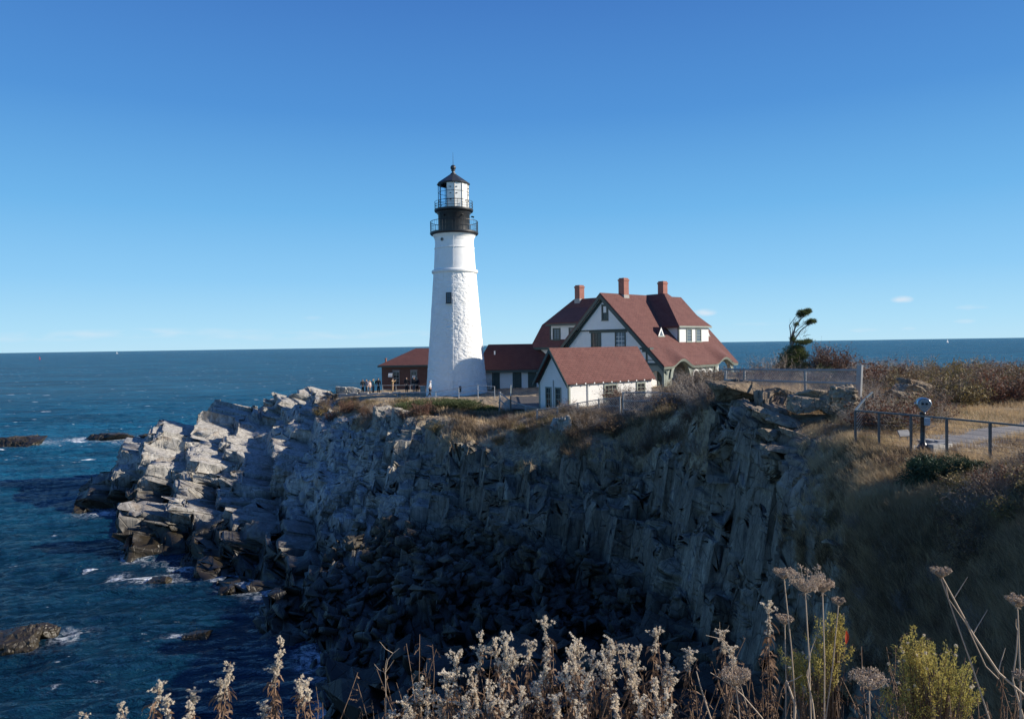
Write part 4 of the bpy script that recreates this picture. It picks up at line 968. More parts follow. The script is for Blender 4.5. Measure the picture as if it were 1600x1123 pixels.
chain_fence('chain_link_fence', [(p, Y, zt_at(p, t, Y), zt_at(p, t, Y)-1.45) for p, Y, t in U1], 'pale chain link fence with thick end post on top of the rock shelf', 0, .045, (.62,), True, post_h=(3,))
U2 = [(973, 47.5, 613), (1029, 46.5, 613), (1078, 45.5, 618)]
chain_fence('chain_link_fence', [(p, Y, zt_at(p, t, Y), zt_at(p, t, Y)-1.2) for p, Y, t in U2], 'grey two bay mesh fence on the cliff edge right of the shed', 0, .04, (.55, .08), True)
U3 = [(838, 51.0, 640), (870, 50.8, 636), (900, 50.6, 630), (935, 50, 624), (968, 49, 621)]
chain_fence('rail_fence', [(p, Y, zt_at(p, t, Y), zt_at(p, t, Y)-1.05) for p, Y, t in U3], 'grey rail fence half hidden by brush below the shed wall', 0, .03, (.5,), True, sp=.16)
U4 = [(779, 60.0, 613), (795, 58.5, 625), (820, 57, 634), (838, 55.5, 637)]
chain_fence('rail_fence', [(p, Y, zt_at(p, t, Y), zt_at(p, t, Y)-1.15) for p, Y, t in U4], 'pale wooden fence stepping down beside the boardwalk left of the shed', 0, .05, (.5,), True, sp=.14)
U5 = [(530, 84, 617), (562, 82.5, 617), (620, 79, 614), (680, 74, 612), (716, 73.5, 606), (746, 73, 601), (772, 72, 604)]
chain_fence('pipe_railing', [(p, Y, zt_at(p, t, Y), zt_at(p, t, Y)-1.1) for p, Y, t in U5], 'long grey pipe railing along the walkway in front of the lighthouse', 0, .03, (.5,), False, GALV, .035)
U5b = [(597, 92, 602), (618, 92, 602), (640, 92, 602), (662, 92, 603)]
chain_fence('pipe_railing', [(p, Y, zt_at(p, t, Y), zt_at(p, t, Y)-1.05) for p, Y, t in U5b], 'low dark railing against the brick building wall', 0, .025, (.5,), False, GALV, .03)
# green steel railing at the overlook
ZR0 = 12.5
U6 = [(1336, 23.0), (1373, 22.3), (1423, 21.4), (1479, 20.35), (1547, 19.2), (1632, 17.9), (1740, 16.4)]
rl0 = Vector((gx(1336, 23), 23, 11.4)); ra = empty('steel_railing', rl0, 0, 'dark green steel railing beside the overlook path with thin wire mesh', 'railing')
rp_ = [Vector((gx(p, Y), Y, ZR0)) for p, Y in U6]; leg = [rp_[0], Vector((gx(1350, 26.5), 26.5, ZR0+.05)), Vector((gx(1363, 29.5), 29.5, ZR0+.1))]
for p in rp_+leg[1:]:
    m = MB(); q = p-rl0; m.box(q.x-.028, q.y-.028, -.9, q.x+.028, q.y+.028, q.z-.03); m.build('post', STEEL, ra)
for seq in (rp_, leg):
    for a, b in zip(seq[:-1], seq[1:]):
        a, b = a-rl0, b-rl0; d = (b-a).normalized()*.03; s_ = Vector((-d.y, d.x, 0))
        m = MB(); c8 = [a-s_-d*0, b-s_, b+s_, a+s_]; m.hexa([v-Zv*.024 for v in c8]+[v+Zv*.02 for v in c8]); m.build('rail', STEEL, ra)
        m = MB()
        for k_ in range(1, 9): z_ = -k_*.12; m.tube([a+Zv*z_, b+Zv*z_], .0035 if seq is rp_ else .008, 3, cap=False)
        m.build('wire_mesh', STEEL, ra, uv=False)

# ------------------------------------------------------------------ coin viewer, sign, stone seat
vY = 21.6; vX = gx(1441.5, vY); vz = zt_at(1441, 701, vY)
vw = empty('coin_viewer', (vX, vY, vz), R(-18), 'silver and black coin operated binocular viewer on a post behind the railing', 'viewer')
CHR = mat('polished_metal', (.62, .64, .66), .22, Metallic=1.0); BLK = mat('black_enamel', (.02, .02, .022), .3)
m = MB(); m.lathe([(.20, 0), (.20, .04), (.13, .07), (.10, .16), (.07, .20), (.065, .98), (.085, 1.0), (.085, 1.06), (.05, 1.08)], 20, close=True); m.build('post', BLK, vw, True)
m = MB(); m.slab([(.02, -.16, .70), (.16, -.16, .70), (.18, -.10, .92), (.02, -.10, .92)], (0, .16, 0)); m.build('coin_box', GALV, vw)
# shield shaped head
def shield(n=44):
    out = []
    for i in range(n):
        a = 2*math.pi*i/n; x, z = math.cos(a), math.sin(a)
        out.append((.195*x*(1 if z > 0 else (1-.55*abs(z)**1.5)), .25+(.19*z if z > 0 else .25*z)))
    return out
pr = shield(); n_ = len(pr)
def loft(m, ks, mi=0):
    vs = []
    for y_, s_ in ks: vs += [(x*s_, y_, 1.07+.24+(z-.24)*s_) for x, z in pr]
    fs = []
    for i in range(len(ks)-1):
        for j in range(n_): fs.append((i*n_+j, i*n_+(j+1) % n_, (i+1)*n_+(j+1) % n_, (i+1)*n_+j))
    fs += [tuple(range(n_-1, -1, -1)), tuple((len(ks)-1)*n_+i for i in range(n_))]
    m.add(vs, fs, mi)
m = MB(); loft(m, ((-.17, .97), (-.05, 1.0), (.12, .96), (.18, .70))); m.build('head', BLK, vw)
m = MB(); loft(m, ((-.215, .86), (-.225, .93), (-.205, 1.0), (-.168, 1.02))); m.build('rim', CHR, vw)
m = MB(); m.slab([(x*.86, -.2275, 1.31+(z-.24)*.86) for x, z in pr], (0, .02, 0)); m.build('face_plate', paint('dial_face', (.30, .32, .33), .5), vw)
for sx in (-.065, .065):
    m = MB(); m.tube([(sx*.8, -.22, 1.34), (sx*.8, -.29, 1.34)], .030, 14); m.tube([(sx*.8, -.291, 1.34), (sx*.8, -.293, 1.34)], .022, 14, 1); m.build('eyepiece', [BLK, GLASS], vw)
    m = MB(); m.tube([(sx*2.9, -.02, 1.33), (sx*3.5, -.02, 1.33)], .03, 10); m.build('pivot', CHR, vw)
m = MB(); m.tube([(0, -.222, 1.32), (0, -.245, 1.32)], .125, 28); m.tube([(0, -.246, 1.32), (0, -.250, 1.32)], .105, 28, 1); m.build('dial_ring', [CHR, paint('dial_disc', (.24, .26, .27), .5)], vw)
sY = 23.2; sc_ = P(1412, 692, sY)
sg = empty('info_panel', sc_, R(10), 'small grey information panel on two legs left of the viewer', 'sign')
for x in (-.14, .14): m = MB(); m.tube([(x, 0, -.3), (x, 0, .32)], .022, 6); m.build('leg', GREYW, sg)
m = MB(); m.slab([(-.19, -.06, .20), (.19, -.06, .20), (.19, .06, .38), (-.19, .06, .38)], (0, -.03, .03)); m.build('panel', paint('grey_panel', (.16, .17, .19), .6), sg)
m = MB(); n_ = 14; r_ = 1.5; cx, cy = gx(1418, 21.9), 22.9; zc = zt_at(1445, 699, 22.3)
for i in range(n_):
    a0, a1 = R(-75+i*7.5), R(-75+(i+1)*7.5-.5)
    pts_ = [(cx+math.cos(a)*rr2, cy+math.sin(a)*rr2) for a, rr2 in ((a0, r_-.15), (a0, r_+.15), (a1, r_+.15), (a1, r_-.15))]
    m.hexa([Vector((x, y, zc-.4)) for x, y in pts_]+[Vector((x, y, zc+.22-.010*i+.02*math.sin(i*2.3))) for x, y in pts_])
tag(m.build('stone_kerb', CONC), 'low curved stone kerb around the foot of the coin viewer', 'kerb')

# ------------------------------------------------------------------ path and lawn, draped on the ground
def ribbon(name, cl, m_, dz, nseg=60, nw=14):
    cl = [Vector((gx(p, Y), Y, w_)) for p, Y, w_ in cl]; V = []
    for i in range(nseg+1):
        t_ = i/nseg*(len(cl)-1); k_ = min(int(t_), len(cl)-2); c = cl[k_].lerp(cl[k_+1], t_-k_); d = (cl[k_+1]-cl[k_]); d.z = 0; d.normalize(); nn = Vector((-d.y, d.x, 0))
        for j in range(nw+1):
            wv = c.z*(1+.12*math.sin(i*.9)+.08*math.sin(i*2.1)) ; q = Vector((c.x, c.y, 0))+nn*(j/nw-.5)*wv
            px = 800+q.x/q.y*FPX; z_ = max(terr(px+dx, q.y+dy) for dx in (-3, 3) for dy in (-.12, .12))
            V.append((q.x, q.y, z_+dz-(.10 if j in (0, nw) else 0)))
    me = np_mesh(name, V, grid_faces(nseg+1, nw+1), m_, True); return link(name, me)
Mg = MT('gravel', .95); pp_ = Mg.g.outputs['Position']
gc = Mg.mix(Mg.ramp(Mg.noise(pp_, 40, 4, .8), [(.35, 0.0), (.65, 1.0)]), (.13, .125, .12), (.32, .31, .30)); gc = Mg.mix(Mg.ramp(Mg.noise(pp_, 1.2, 6, .7), [(.4, 0.0), (.7, .5)]), gc, (.17, .14, .10))
GRAV = Mg.out(gc, Mg.bump(Mg.noise(pp_, 45, 4, .8), .02, .8))
tag(ribbon('gravel_path', [(1950, 29, 4.2), (1750, 28, 3.8), (1640, 26.8, 3.6), (1560, 25.2, 3.2), (1500, 23.6, 2.6), (1455, 22.4, 1.8), (1420, 21.9, 1.2)], GRAV, .05), kind='structure')

# ------------------------------------------------------------------ loose rock shapes
def hull_mesh(name, seed, dims, n=15, bev=.05, sub=0):
    r = random.Random(seed); bm = bmesh.new()
    for i in range(n):
        v = Vector((r.uniform(-1, 1), r.uniform(-1, 1), r.uniform(-1, 1))); k_ = max(abs(v.x), abs(v.y), abs(v.z)); v = v/k_*r.uniform(.72, 1)
        bm.verts.new((v.x*dims[0], v.y*dims[1], v.z*dims[2]))
    h_ = bmesh.ops.convex_hull(bm, input=bm.verts[:])
    bmesh.ops.delete(bm, geom=[g for g in h_['geom_interior'] if isinstance(g, bmesh.types.BMVert)], context='VERTS')
    bmesh.ops.dissolve_limit(bm, angle_limit=R(14), verts=bm.verts[:], edges=bm.edges[:])
    bmesh.ops.bevel(bm, geom=bm.edges[:], offset=bev*min(dims), segments=1, affect='EDGES', clamp_overlap=True)
    bmesh.ops.triangulate(bm, faces=bm.faces[:])
    bmesh.ops.recalc_face_normals(bm, faces=bm.faces[:])
    me = bpy.data.meshes.new(name); bm.to_mesh(me); bm.free(); return me
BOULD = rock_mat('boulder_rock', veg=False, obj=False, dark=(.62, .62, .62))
BV = [hull_mesh('boulder', i, (.66, .38+.1*(i % 3), .20+.07*(i % 4)), 9+i % 4, .03) for i in range(14)]
for me in BV: me.materials.append(BOULD); attr(me, 'slate', [1.0]*len(me.vertices)); attr(me, 'veg', [0.0]*len(me.vertices))
SV_ = [(np.array([v.co[:] for v in me.vertices]), np.array([p.vertices[:] for p in me.polygons])) for me in BV]
cand = []
jr = (TT[:, 0] > .95) & (TT[:, 0] < 3.35); rows_ = np.where(jr)[0]; ccs = np.where((cols > 345) & (cols < 1240))[0]
nbig = 0; small = []
while len(cand) < 2600:
    i = int(rng.choice(rows_)); j = int(rng.choice(ccs)); p = SURF[i, j]
    top = np.interp(cols[j], [345, 480, 600, 1000, 1240], [1.8, 2.4, 3.3, 3.1, 3.0])
    if TT[i, 0] > top or p[2] < -.35: continue
    cand.append((i, j, p))
def screen(p): return 800+p[0]/p[1]*FPX, hor(0)+0+(CAMZ-p[2])/p[1]*FPX
cand.sort(key=lambda c: c[2][1])
first = None; boul = []
for n_, (i, j, p) in enumerate(cand):
    s_ = float(np.clip(rng.lognormal(-.35, .48), .28, 2.0))
    if s_ > .80 and len(boul) < 285 and p[1] > 24: boul.append((p, s_*1.15))
    else: small.append((p, min(s_, .85)))
for n_, (p, s_) in enumerate(boul):
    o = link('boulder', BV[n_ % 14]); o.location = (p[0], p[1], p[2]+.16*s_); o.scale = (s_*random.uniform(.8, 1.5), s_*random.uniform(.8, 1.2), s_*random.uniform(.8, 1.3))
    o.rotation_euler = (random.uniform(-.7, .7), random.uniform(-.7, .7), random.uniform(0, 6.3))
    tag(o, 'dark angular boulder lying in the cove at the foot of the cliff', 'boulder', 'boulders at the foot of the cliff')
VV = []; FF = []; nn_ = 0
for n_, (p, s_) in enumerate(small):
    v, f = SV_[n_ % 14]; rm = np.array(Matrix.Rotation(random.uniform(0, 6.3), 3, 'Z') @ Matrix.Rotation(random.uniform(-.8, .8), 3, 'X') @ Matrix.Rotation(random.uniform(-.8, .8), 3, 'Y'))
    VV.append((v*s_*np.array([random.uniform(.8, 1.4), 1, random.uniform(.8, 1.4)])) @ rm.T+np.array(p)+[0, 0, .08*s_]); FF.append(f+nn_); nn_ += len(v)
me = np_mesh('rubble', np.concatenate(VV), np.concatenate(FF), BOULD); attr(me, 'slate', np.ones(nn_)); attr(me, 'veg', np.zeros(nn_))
tag(link('rubble', me), kind='stuff')
# named single rocks: (name, px, py, Y, size xyz in m, rot, label)
ROCK2 = rock_mat('slab_rock', veg=False, obj=False); LEDGE = rock_mat('ledge_rock', veg=False, dark=(.86, .71, .55))
def big_rock(seed, px, py, Y, dims, rot, label, wet=False, name='rock', slate=.3, n=16, cat='rock', disp_=.5, group=None, m=None):
    me = hull_mesh(name, seed, dims, n, .04)
    bm = bmesh.new(); bm.from_mesh(me)
    L0 = max(dims)/14
    for _ in range(4):
        es = [e_ for e_ in bm.edges if e_.calc_length() > L0*1.6]
        if not es: break
        bmesh.ops.subdivide_edges(bm, edges=es, cuts=1, use_grid_fill=False); bmesh.ops.triangulate(bm, faces=bm.faces[:])
    bm.normal_update(); co = np.array([v.co[:] for v in bm.verts]); no = np.array([v.normal[:] for v in bm.verts])
    sc_ = np.array([.9, .9, .28])*min(1.5, max(dims)*.6)
    o_, t_, e_ = worley(co/sc_+seed, 700+seed, 0); o2_, t2_, e2_ = worley(co/(sc_*.4)+seed, 740+seed, 0)
    dd = min(dims)*disp_*(.36*(o_-.5)+.3*t_+.14*(o2_-.5))
    co = co+no*dd[:, None]
    for v, c in zip(bm.verts, co): v.co = c
    bm.to_mesh(me); bm.free(); me.materials.clear(); me.materials.append(m or (LEDGE if seed in (1, 2, 9, 3, 4, 5, 6, 7, 8, 10, 11, 24, 12, 13, 14) else ROCK2))
    attr(me, 'slate', [slate]*len(me.vertices)); attr(me, 'veg', [0.0]*len(me.vertices))
    o = link(name, me); o.location = P(px, py, Y); o.rotation_euler = [R(a) for a in rot]; return tag(o, label, cat, group)
big_rock(1, 1160, 615, 35.2, (1.9, 1.3, .62), (4, 6, 8), 'longest dark rock slab, directly under the left end of the chain link fence', slate=.7)
big_rock(2, 1222, 622, 34.6, (1.3, 1.1, .50), (2, 12, -10), 'sloping rock slab wedged beside the longest slab under the fence', slate=.7)
big_rock(3, 1271, 617, 31.0, (1.05, .9, .30), (0, 7, 5), 'flat tan slab on top of the ledge below the middle fence post', slate=.2)
big_rock(4, 1265, 634, 30.4, (1.0, .8, .42), (3, 3, 0), 'square edged tan block under the flat slab on the ledge', slate=.1)
big_rock(5, 1296, 636, 29.8, (.42, .6, .42), (5, 0, 20), 'small cube shaped rock at the right end of the ledge', slate=.1)
big_rock(6, 1320, 628, 29.2, (.55, .6, .75), (0, 3, 10), 'upright tan rock beside the thick fence end post', slate=.1)
big_rock(7, 1290, 655, 30.5, (1.5, .9, .30), (0, 3, 4), 'long brown ledge block above the grassy slope', slate=.35)
big_rock(8, 1242, 660, 30.0, (1.2, .8, .26), (0, 8, -12), 'broken brown ledge block left of the long block', slate=.2)
big_rock(9, 1205, 650, 30.8, (.9, .8, .32), (0, 20, -8), 'tilted pale rock on the cliff lip below the fence', slate=.1)
big_rock(10, 1258, 682, 28.2, (1.5, .8, .20), (0, 13, 0), 'long thin slab sloping down toward the dry grass', slate=.1)
big_rock(11, 1210, 680, 28.8, (.8, .8, .28), (5, 8, 12), 'rough brown rock on the very edge of the cliff', slate=.25)
big_rock(24, 1235, 705, 27.0, (1.1, .7, .15), (0, 10, 5), 'lowest thin slab of the rock shelf, above the dark cliff', slate=.2)
big_rock(12, 1420, 612, 34.0, (1.0, .8, .42), (0, 5, 30), 'tan rock outcrop sticking out of the brush behind the viewer', slate=.1)
big_rock(13, 1432, 604, 35.2, (.8, .7, .35), (0, 10, 0), 'dark rock on top of the outcrop behind the viewer', slate=.5)
big_rock(14, 1411, 622, 33.0, (.75, .7, .40), (0, 8, -20), 'lowest rock of the outcrop behind the viewer', slate=.2)
# blocks on the promontory and leaning slabs against the cliff foot
for i, (px, py, Y, d, rt, lb) in enumerate((
    (610, 800, 47.8, (.8, .7, 1.2), (8, 14, 20), 'pale upright block leaning at the cliff foot, leftmost of the fallen slabs'),
    (446, 750, 60.5, (1.1, 1.0, 1.7), (0, 6, 10), 'tall pale rock pillar standing in the middle of the promontory'),
    (545, 768, 52.5, (1.2, .8, .9), (10, -18, 30), 'big slanting pale block above the dark boulders'),
    (522, 790, 51, (.8, .7, 1.0), (0, 20, 0), 'triangular grey block beside the big slanting block'),
    (585, 745, 53.4, (.6, .5, 1.5), (0, 18, 10), 'narrow slab leaning right on the cliff below the shrubs'),
    (602, 655, 59.2, (1.3, .9, 1.1), (0, 12, 15), 'pale rounded boulder at the cliff edge under the walkway shrubs'),
    (638, 668, 57.0, (1.1, .8, .8), (0, 5, 0), 'grey block just right of the pale cliff edge boulder'),
    (885, 672, 46.6, (.55, .6, 1.1), (0, -10, 10), 'rounded upright slab at the cliff lip below the shed'),
    (868, 670, 47.2, (.45, .5, .9), (0, 8, 0), 'smaller upright slab beside the rounded one below the shed'))):
    big_rock(30+i, px, py, Y, d, rt, lb, slate=.35, n=14)
# rocks in the water
big_rock(50, 14, 1003, 36.2, (1.35, 1.0, .62), (3, -4, 10), 'big brown weedy rock awash at the left edge of the picture', cat='sea rock', name='sea_rock', n=22)
big_rock(51, 66, 988, 37.5, (.75, .6, .36), (0, 5, 0), 'small weedy rock just right of the big rock awash', cat='sea rock', name='sea_rock')
big_rock(52, 247, 911, 45.9, (.85, .7, .40), (0, -6, 0), 'brown rock in the white foam off the point', cat='sea rock', name='sea_rock')
big_rock(53, 307, 992, 37.6, (.75, .6, .30), (0, -6, 10), 'small black rock just breaking the dark water near the boulders', cat='sea rock', name='sea_rock')
big_rock(54, 20, 692, 115, (4.6, 2, .95), (0, 0, 4), 'low black reef at the left edge of the sea', cat='reef', name='reef', n=24, disp_=.9)
big_rock(55, 178, 684, 122, (4.6, 2, .9), (0, 0, 2), 'low black reef behind the tip of the promontory', cat='reef', name='reef', n=24, disp_=.9)
big_rock(56, 236, 681, 124, (2.2, 2, .8), (0, 0, 0), 'right end piece of the black reef near the promontory', cat='reef', name='reef', n=20, disp_=.9)

# ------------------------------------------------------------------ far boats and buoys
SAIL = mat('sailcloth', (.8, .8, .8), .6); HULL = mat('boat_hull', (.7, .7, .7), .4)
def sailboat(px, pyb, Y, k_, label):
    o = empty('sailboat', (gx(px, Y), Y, 0), R(20), label, 'sailboat')
    m = MB(); m.add([(-4*k_, 0, 1*k_), (-3*k_, -1*k_, 1*k_), (2*k_, -1.1*k_, 1*k_), (5*k_, 0, 1.3*k_), (2*k_, 1.1*k_, 1*k_), (-3*k_, 1*k_, 1*k_), (-3*k_, 0, -.3*k_), (3*k_, 0, -.3*k_)], [(5, 4, 3, 2, 1, 0), (0, 1, 6), (1, 2, 7, 6), (2, 3, 7), (3, 4, 7), (4, 5, 6, 7), (5, 0, 6)]); m.build('hull', HULL, o)
    m = MB(); m.tube([(0, 0, 1*k_), (0, 0, 13*k_)], .1*k_, 5); m.build('mast', GREYW, o)
    m = MB(); m.slab([(-.2*k_, 0, 2*k_), (-4*k_, .3*k_, 2.2*k_), (-.2*k_, 0, 12.5*k_)], (0, .05, 0)); m.build('mainsail', SAIL, o)
    m = MB(); m.slab([(.2*k_, 0, 11*k_), (.2*k_, .2*k_, 2*k_), (4.5*k_, 0, 1.6*k_)], (0, .05, 0)); m.build('jib', SAIL, o)
sailboat(1481, 527, 2400, 1.0, 'tiny white sailboat on the horizon at the right')
sailboat(183, 552, 3600, 1.0, 'tiny white sail on the horizon at the far left')
o = empty('buoy', (gx(62, 1500), 1500, 0), 0, 'tiny red buoy far out on the left horizon', 'buoy')
m = MB(); m.lathe([(1.6, -.5), (1.6, .8), (.8, 1.0), (.5, 5.0), (.05, 5.2)], 12); m.build('body', mat('red_buoy', (.5, .03, .03), .5), o); m = MB(); m.lathe([(.4, 5.2), (.4, 6.2), (.02, 6.4)], 8); m.build('lantern', mat('red_top', (.4, .02, .02), .5), o)
# ------------------------------------------------------------------ plants
class NB:
    """fast collector of triangle soup: tris per material"""
    def __init__(s): s.V = []; s.F = []; s.M = []; s.n = 0
    def tris(s, t, m=0):
        t = np.asarray(t, np.float32).reshape(-1, 3); k = len(t)//3
        s.V.append(t); s.F.append(np.arange(s.n, s.n+3*k).reshape(-1, 3)); s.M.append(np.full(k, m)); s.n += 3*k
    def tube(s, P0, r, m=0, k=3):
        P0 = np.asarray(P0, float); n = len(P0); r = np.full(n, r) if np.isscalar(r) else np.asarray(r)
        T_ = np.gradient(P0, axis=0); T_ /= np.linalg.norm(T_, axis=1, keepdims=True)+1e-9
        ref = np.array([.31, .95, .1]) if abs(T_[0, 2]) > .8 else np.array([0, 0, 1.])
        A = np.cross(T_, ref); A /= np.linalg.norm(A, axis=1, keepdims=True)+1e-9; B = np.cross(T_, A)
        a = 2*np.pi*np.arange(k)/k
        V = P0[:, None]+(A[:, None]*np.cos(a)[None, :, None]+B[:, None]*np.sin(a)[None, :, None])*r[:, None, None]
        i = np.arange(n-1)[:, None]*k; j = np.arange(k)[None]; j2 = (j+1) % k
        f = np.concatenate([np.stack([i+j, i+j2, i+k+j2], -1).reshape(-1, 3), np.stack([i+j, i+k+j2, i+k+j], -1).reshape(-1, 3)])
        s.V.append(V.reshape(-1, 3).astype(np.float32)); s.F.append(f+s.n); s.M.append(np.full(len(f), m)); s.n += n*k
    def leaves(s, C, D, W, ln, wd, m=0, fold=.0):
        """diamond leaves at C along D with width dir W"""
        C, D, W = [np.asarray(v, float) for v in (C, D, W)]; ln = np.broadcast_to(ln, len(C))[:, None]; wd = np.broadcast_to(wd, len(C))[:, None]
        a, b, c, d = C, C+D*ln*.45+W*wd, C+D*ln, C+D*ln*.45-W*wd
        s.tris(np.stack([a, b, c], 1), m); s.tris(np.stack([a, c, d], 1), m)
    def mesh(s, name, mats):
        me = np_mesh(name, np.concatenate(s.V), np.concatenate(s.F)); 
        for x in mats: me.materials.append(x)
        me.polygons.foreach_set('material_index', np.concatenate(s.M).astype(np.int32)); return me
def unit(v): return v/(np.linalg.norm(v, axis=-1, keepdims=True)+1e-9)
def rdir(n, g, up=0.0):
    v = g.normal(size=(n, 3)); v[:, 2] += up; return unit(v)
def leafmat(name, c1, c2, rough=.7, tr=.25):
    M = MT(name, rough); r = M.noise(M.g.outputs['Position'], 3.5, 4, .7); r2 = M.rnd()
    c = M.mix(M.ramp(r, [(.3, 0.0), (.7, 1.0)]), c1, c2); c = M.mix(M.math('MULTIPLY', r2, .35), c, tuple(x*.6 for x in c1))
    M.out(c)
    t = M.t; ml = t.nodes.new('ShaderNodeBsdfTranslucent'); t.links.new(c, ml.inputs[0]); mx_ = t.nodes.new('ShaderNodeMixShader'); mx_.inputs[0].default_value = tr
    t.links.new(M.b.outputs[0], mx_.inputs[1]); t.links.new(ml.outputs[0], mx_.inputs[2]); t.links.new(mx_.outputs[0], t.nodes['Material Output'].inputs[0])
    return M.m
TWIG = leafmat('twig_bark', (.085, .065, .05), (.15, .12, .095), tr=0); TWIGP = leafmat('pale_twig', (.24, .20, .165), (.34, .29, .24), tr=0)
DRYL = leafmat('dry_leaf', (.16, .095, .05), (.25, .16, .08)); OCHL = leafmat('ochre_leaf', (.28, .20, .07), (.17, .14, .05)); REDL = leafmat('russet_leaf', (.20, .08, .045), (.14, .07, .04))
GRNL = leafmat('green_leaf', (.05, .085, .025), (.09, .12, .035)); CONI = leafmat('conifer_needles', (.075, .10, .035), (.13, .155, .055), tr=.35); JUN = leafmat('juniper_needles', (.030, .060, .030), (.06, .095, .04), tr=.15)
STRAW = leafmat('straw', (.46, .33, .18), (.60, .46, .28)); STRAWD = leafmat('dull_straw', (.20, .14, .08), (.30, .21, .12))
FLUFF = leafmat('seed_fluff', (.74, .64, .49), (.88, .80, .66), tr=.35); BSTEM = leafmat('brown_stem', (.17, .105, .065), (.25, .165, .105), tr=.05)
CURL = leafmat('curled_leaf', (.15, .085, .05), (.26, .16, .095), tr=.2); YGL = leafmat('yellow_green_leaf', (.56, .44, .12), (.34, .34, .09), tr=.4); UMB = leafmat('umbel_stalk', (.42, .32, .23), (.58, .46, .34), tr=.1)

BSTEMG = leafmat('brown_weed', (.11, .07, .04), (.19, .12, .07), tr=.1)
def twig_shrub(name, seed, h, r, mats, nst=26, leaf=260, ls=.035, lean=(0, 0), dens=1.0, tr_=.006):
    g = np.random.default_rng(seed); b = NB(); tips = []
    for i in range(int(nst*dens)):
        a = g.uniform(0, 6.28); rr0 = r*.35*math.sqrt(g.uniform()); p = np.array([math.cos(a)*rr0, math.sin(a)*rr0, -.15])
        d = np.array([math.cos(a)*.55+lean[0], math.sin(a)*.55+lean[1], 1.0]); d /= np.linalg.norm(d); L_ = h*g.uniform(.55, 1.0)
        pts = [p]
        for k_ in range(5):
            d = d+g.normal(size=3)*.16; d[2] += .03; d /= np.linalg.norm(d); p = p+d*L_/5; pts.append(p)
        b.tube(pts, np.linspace(tr_*1.6, tr_*.5, 6), 0)
        for k_ in range(2, 6):
            for q in range(2):
                d2 = unit(d+g.normal(size=3)*.65); p2 = pts[k_]; L2 = L_*g.uniform(.16, .36); e = [p2, p2+d2*L2*.5, p2+unit(d2+g.normal(size=3)*.3)*L2]
                b.tube(e, [tr_*.7, tr_*.5, tr_*.3], 0); tips += e[1:]
                for z_ in range(2):
                    d3 = unit(d2+g.normal(size=3)*.8); b.tube([e[1+z_ % 2], e[1+z_ % 2]+d3*L2*.5], [tr_*.4, tr_*.25], 0); tips.append(e[1+z_ % 2]+d3*L2*.5)
    if leaf:
        tp = np.array(tips); c = tp[g.integers(0, len(tp), leaf)]+g.normal(size=(leaf, 3))*.03
        D_ = rdir(leaf, g, .3); W_2 = unit(np.cross(D_, rdir(leaf, g))); b.leaves(c, D_, W_2, g.uniform(.6, 1.4, leaf)*ls, g.uniform(.25, .5, leaf)*ls, 1)
    return b.mesh(name, mats)
def conifer_blob(b, g, c, rad, n, m=0, ls=.09, wind=(0, 0, 0), wd=.10):
    """needle sprays through an uneven ellipsoid"""
    c, rad = np.array(c, float), np.array(rad, float)
    v = rdir(n, g)*(g.uniform(0, 1, n)**.4)[:, None]; lum = 1+.35*gnoise(v[:, 0]*2.2, v[:, 1]*2.2, v[:, 2]*2.2, int(g.integers(99)))
    p = c+v*rad*lum[:, None]; D_ = unit(v*.8+rdir(n, g, .2)*.8+np.array(wind)); 
    b.leaves(p, D_, unit(np.cross(D_, rdir(n, g))), g.uniform(.5, 1.5, n)*ls, g.uniform(.6, 1.4, n)*ls*wd, m)

SH = {}
for i in range(5): SH['brown', i] = twig_shrub('shrub', 20+i, 1.1, .8, [TWIG, (DRYL, REDL, OCHL)[i % 3]], 40, 1100, .06, tr_=.008)
for i in range(4): SH['pale', i] = twig_shrub('shrub', 40+i, 1.2, .8, [TWIGP, DRYL], 38, 260, .045, tr_=.007)
for i in range(4): SH['leafy', i] = twig_shrub('shrub', 60+i, 1.1, .9, [TWIG, (OCHL, DRYL, OCHL, REDL)[i]], 34, 2400, .065, tr_=.008)
kindlabel = {'brown': 'brown leafless', 'pale': 'pale grey twiggy', 'leafy': 'ochre leaved'}
def put_shrub(kind, x, y, z, s_, label, group, sz=1.0):
    k_ = random.randrange(4); o = link('shrub', SH[kind, k_]); o.location = (x, y, z-.05); o.scale = (s_*random.uniform(.85, 1.3), s_*random.uniform(.85, 1.3), s_*sz)
    o.rotation_euler = (0, 0, random.uniform(0, 6.3)); tag(o, label, 'shrub', group); return o
def surf_at(px, T_):
    j = int(np.clip(np.searchsorted(cols, px), 0, NC-1)); i = int(np.clip(np.searchsorted(ts, T_), 0, NR-1)); return SURF[i, j]
BLD = [(LX, LY, 4.6), (3.1+3.6, 58.8, 5.5), (3.3, 56.6, 3), (9, 62.5, 3), (14.5, 82, 11.5), (0, 86, 4.5), (-4, 86, 4), (-12, 101, 7)]
def clear(x, y): return all((x-a)**2+(y-b)**2 > r*r for a, b, r in BLD)
# cliff-top band in front of the buildings
n_ = 0
while n_ < 98:
    px = random.uniform(505, 1118); T_ = np.interp(px, [505, 620, 760, 900, 1000, 1118], [6.9, 6.3, 6.05, 5.95, 5.8, 5.9])+random.uniform(-.55, .95)
    p = surf_at(px, T_)
    if not clear(p[0], p[1]) or (px > 840 and px < 1000 and p[1] > 51.5): continue
    s_ = random.uniform(.55, 1.0)*(1.15 if px < 560 else 1)
    if 690 < px < 840: s_ *= .7
    if px > 1030: s_ *= 1.1
    sx_ = px-800; k_ = random.choices(['brown', 'pale', 'leafy'], [6, 2, 2] if px < 840 else [5, 5, 1])[0]
    put_shrub(k_, *p, s_, kindlabel[k_]+' shrub growing along the cliff top in front of the buildings', 'shrubs along the cliff top'); n_ += 1
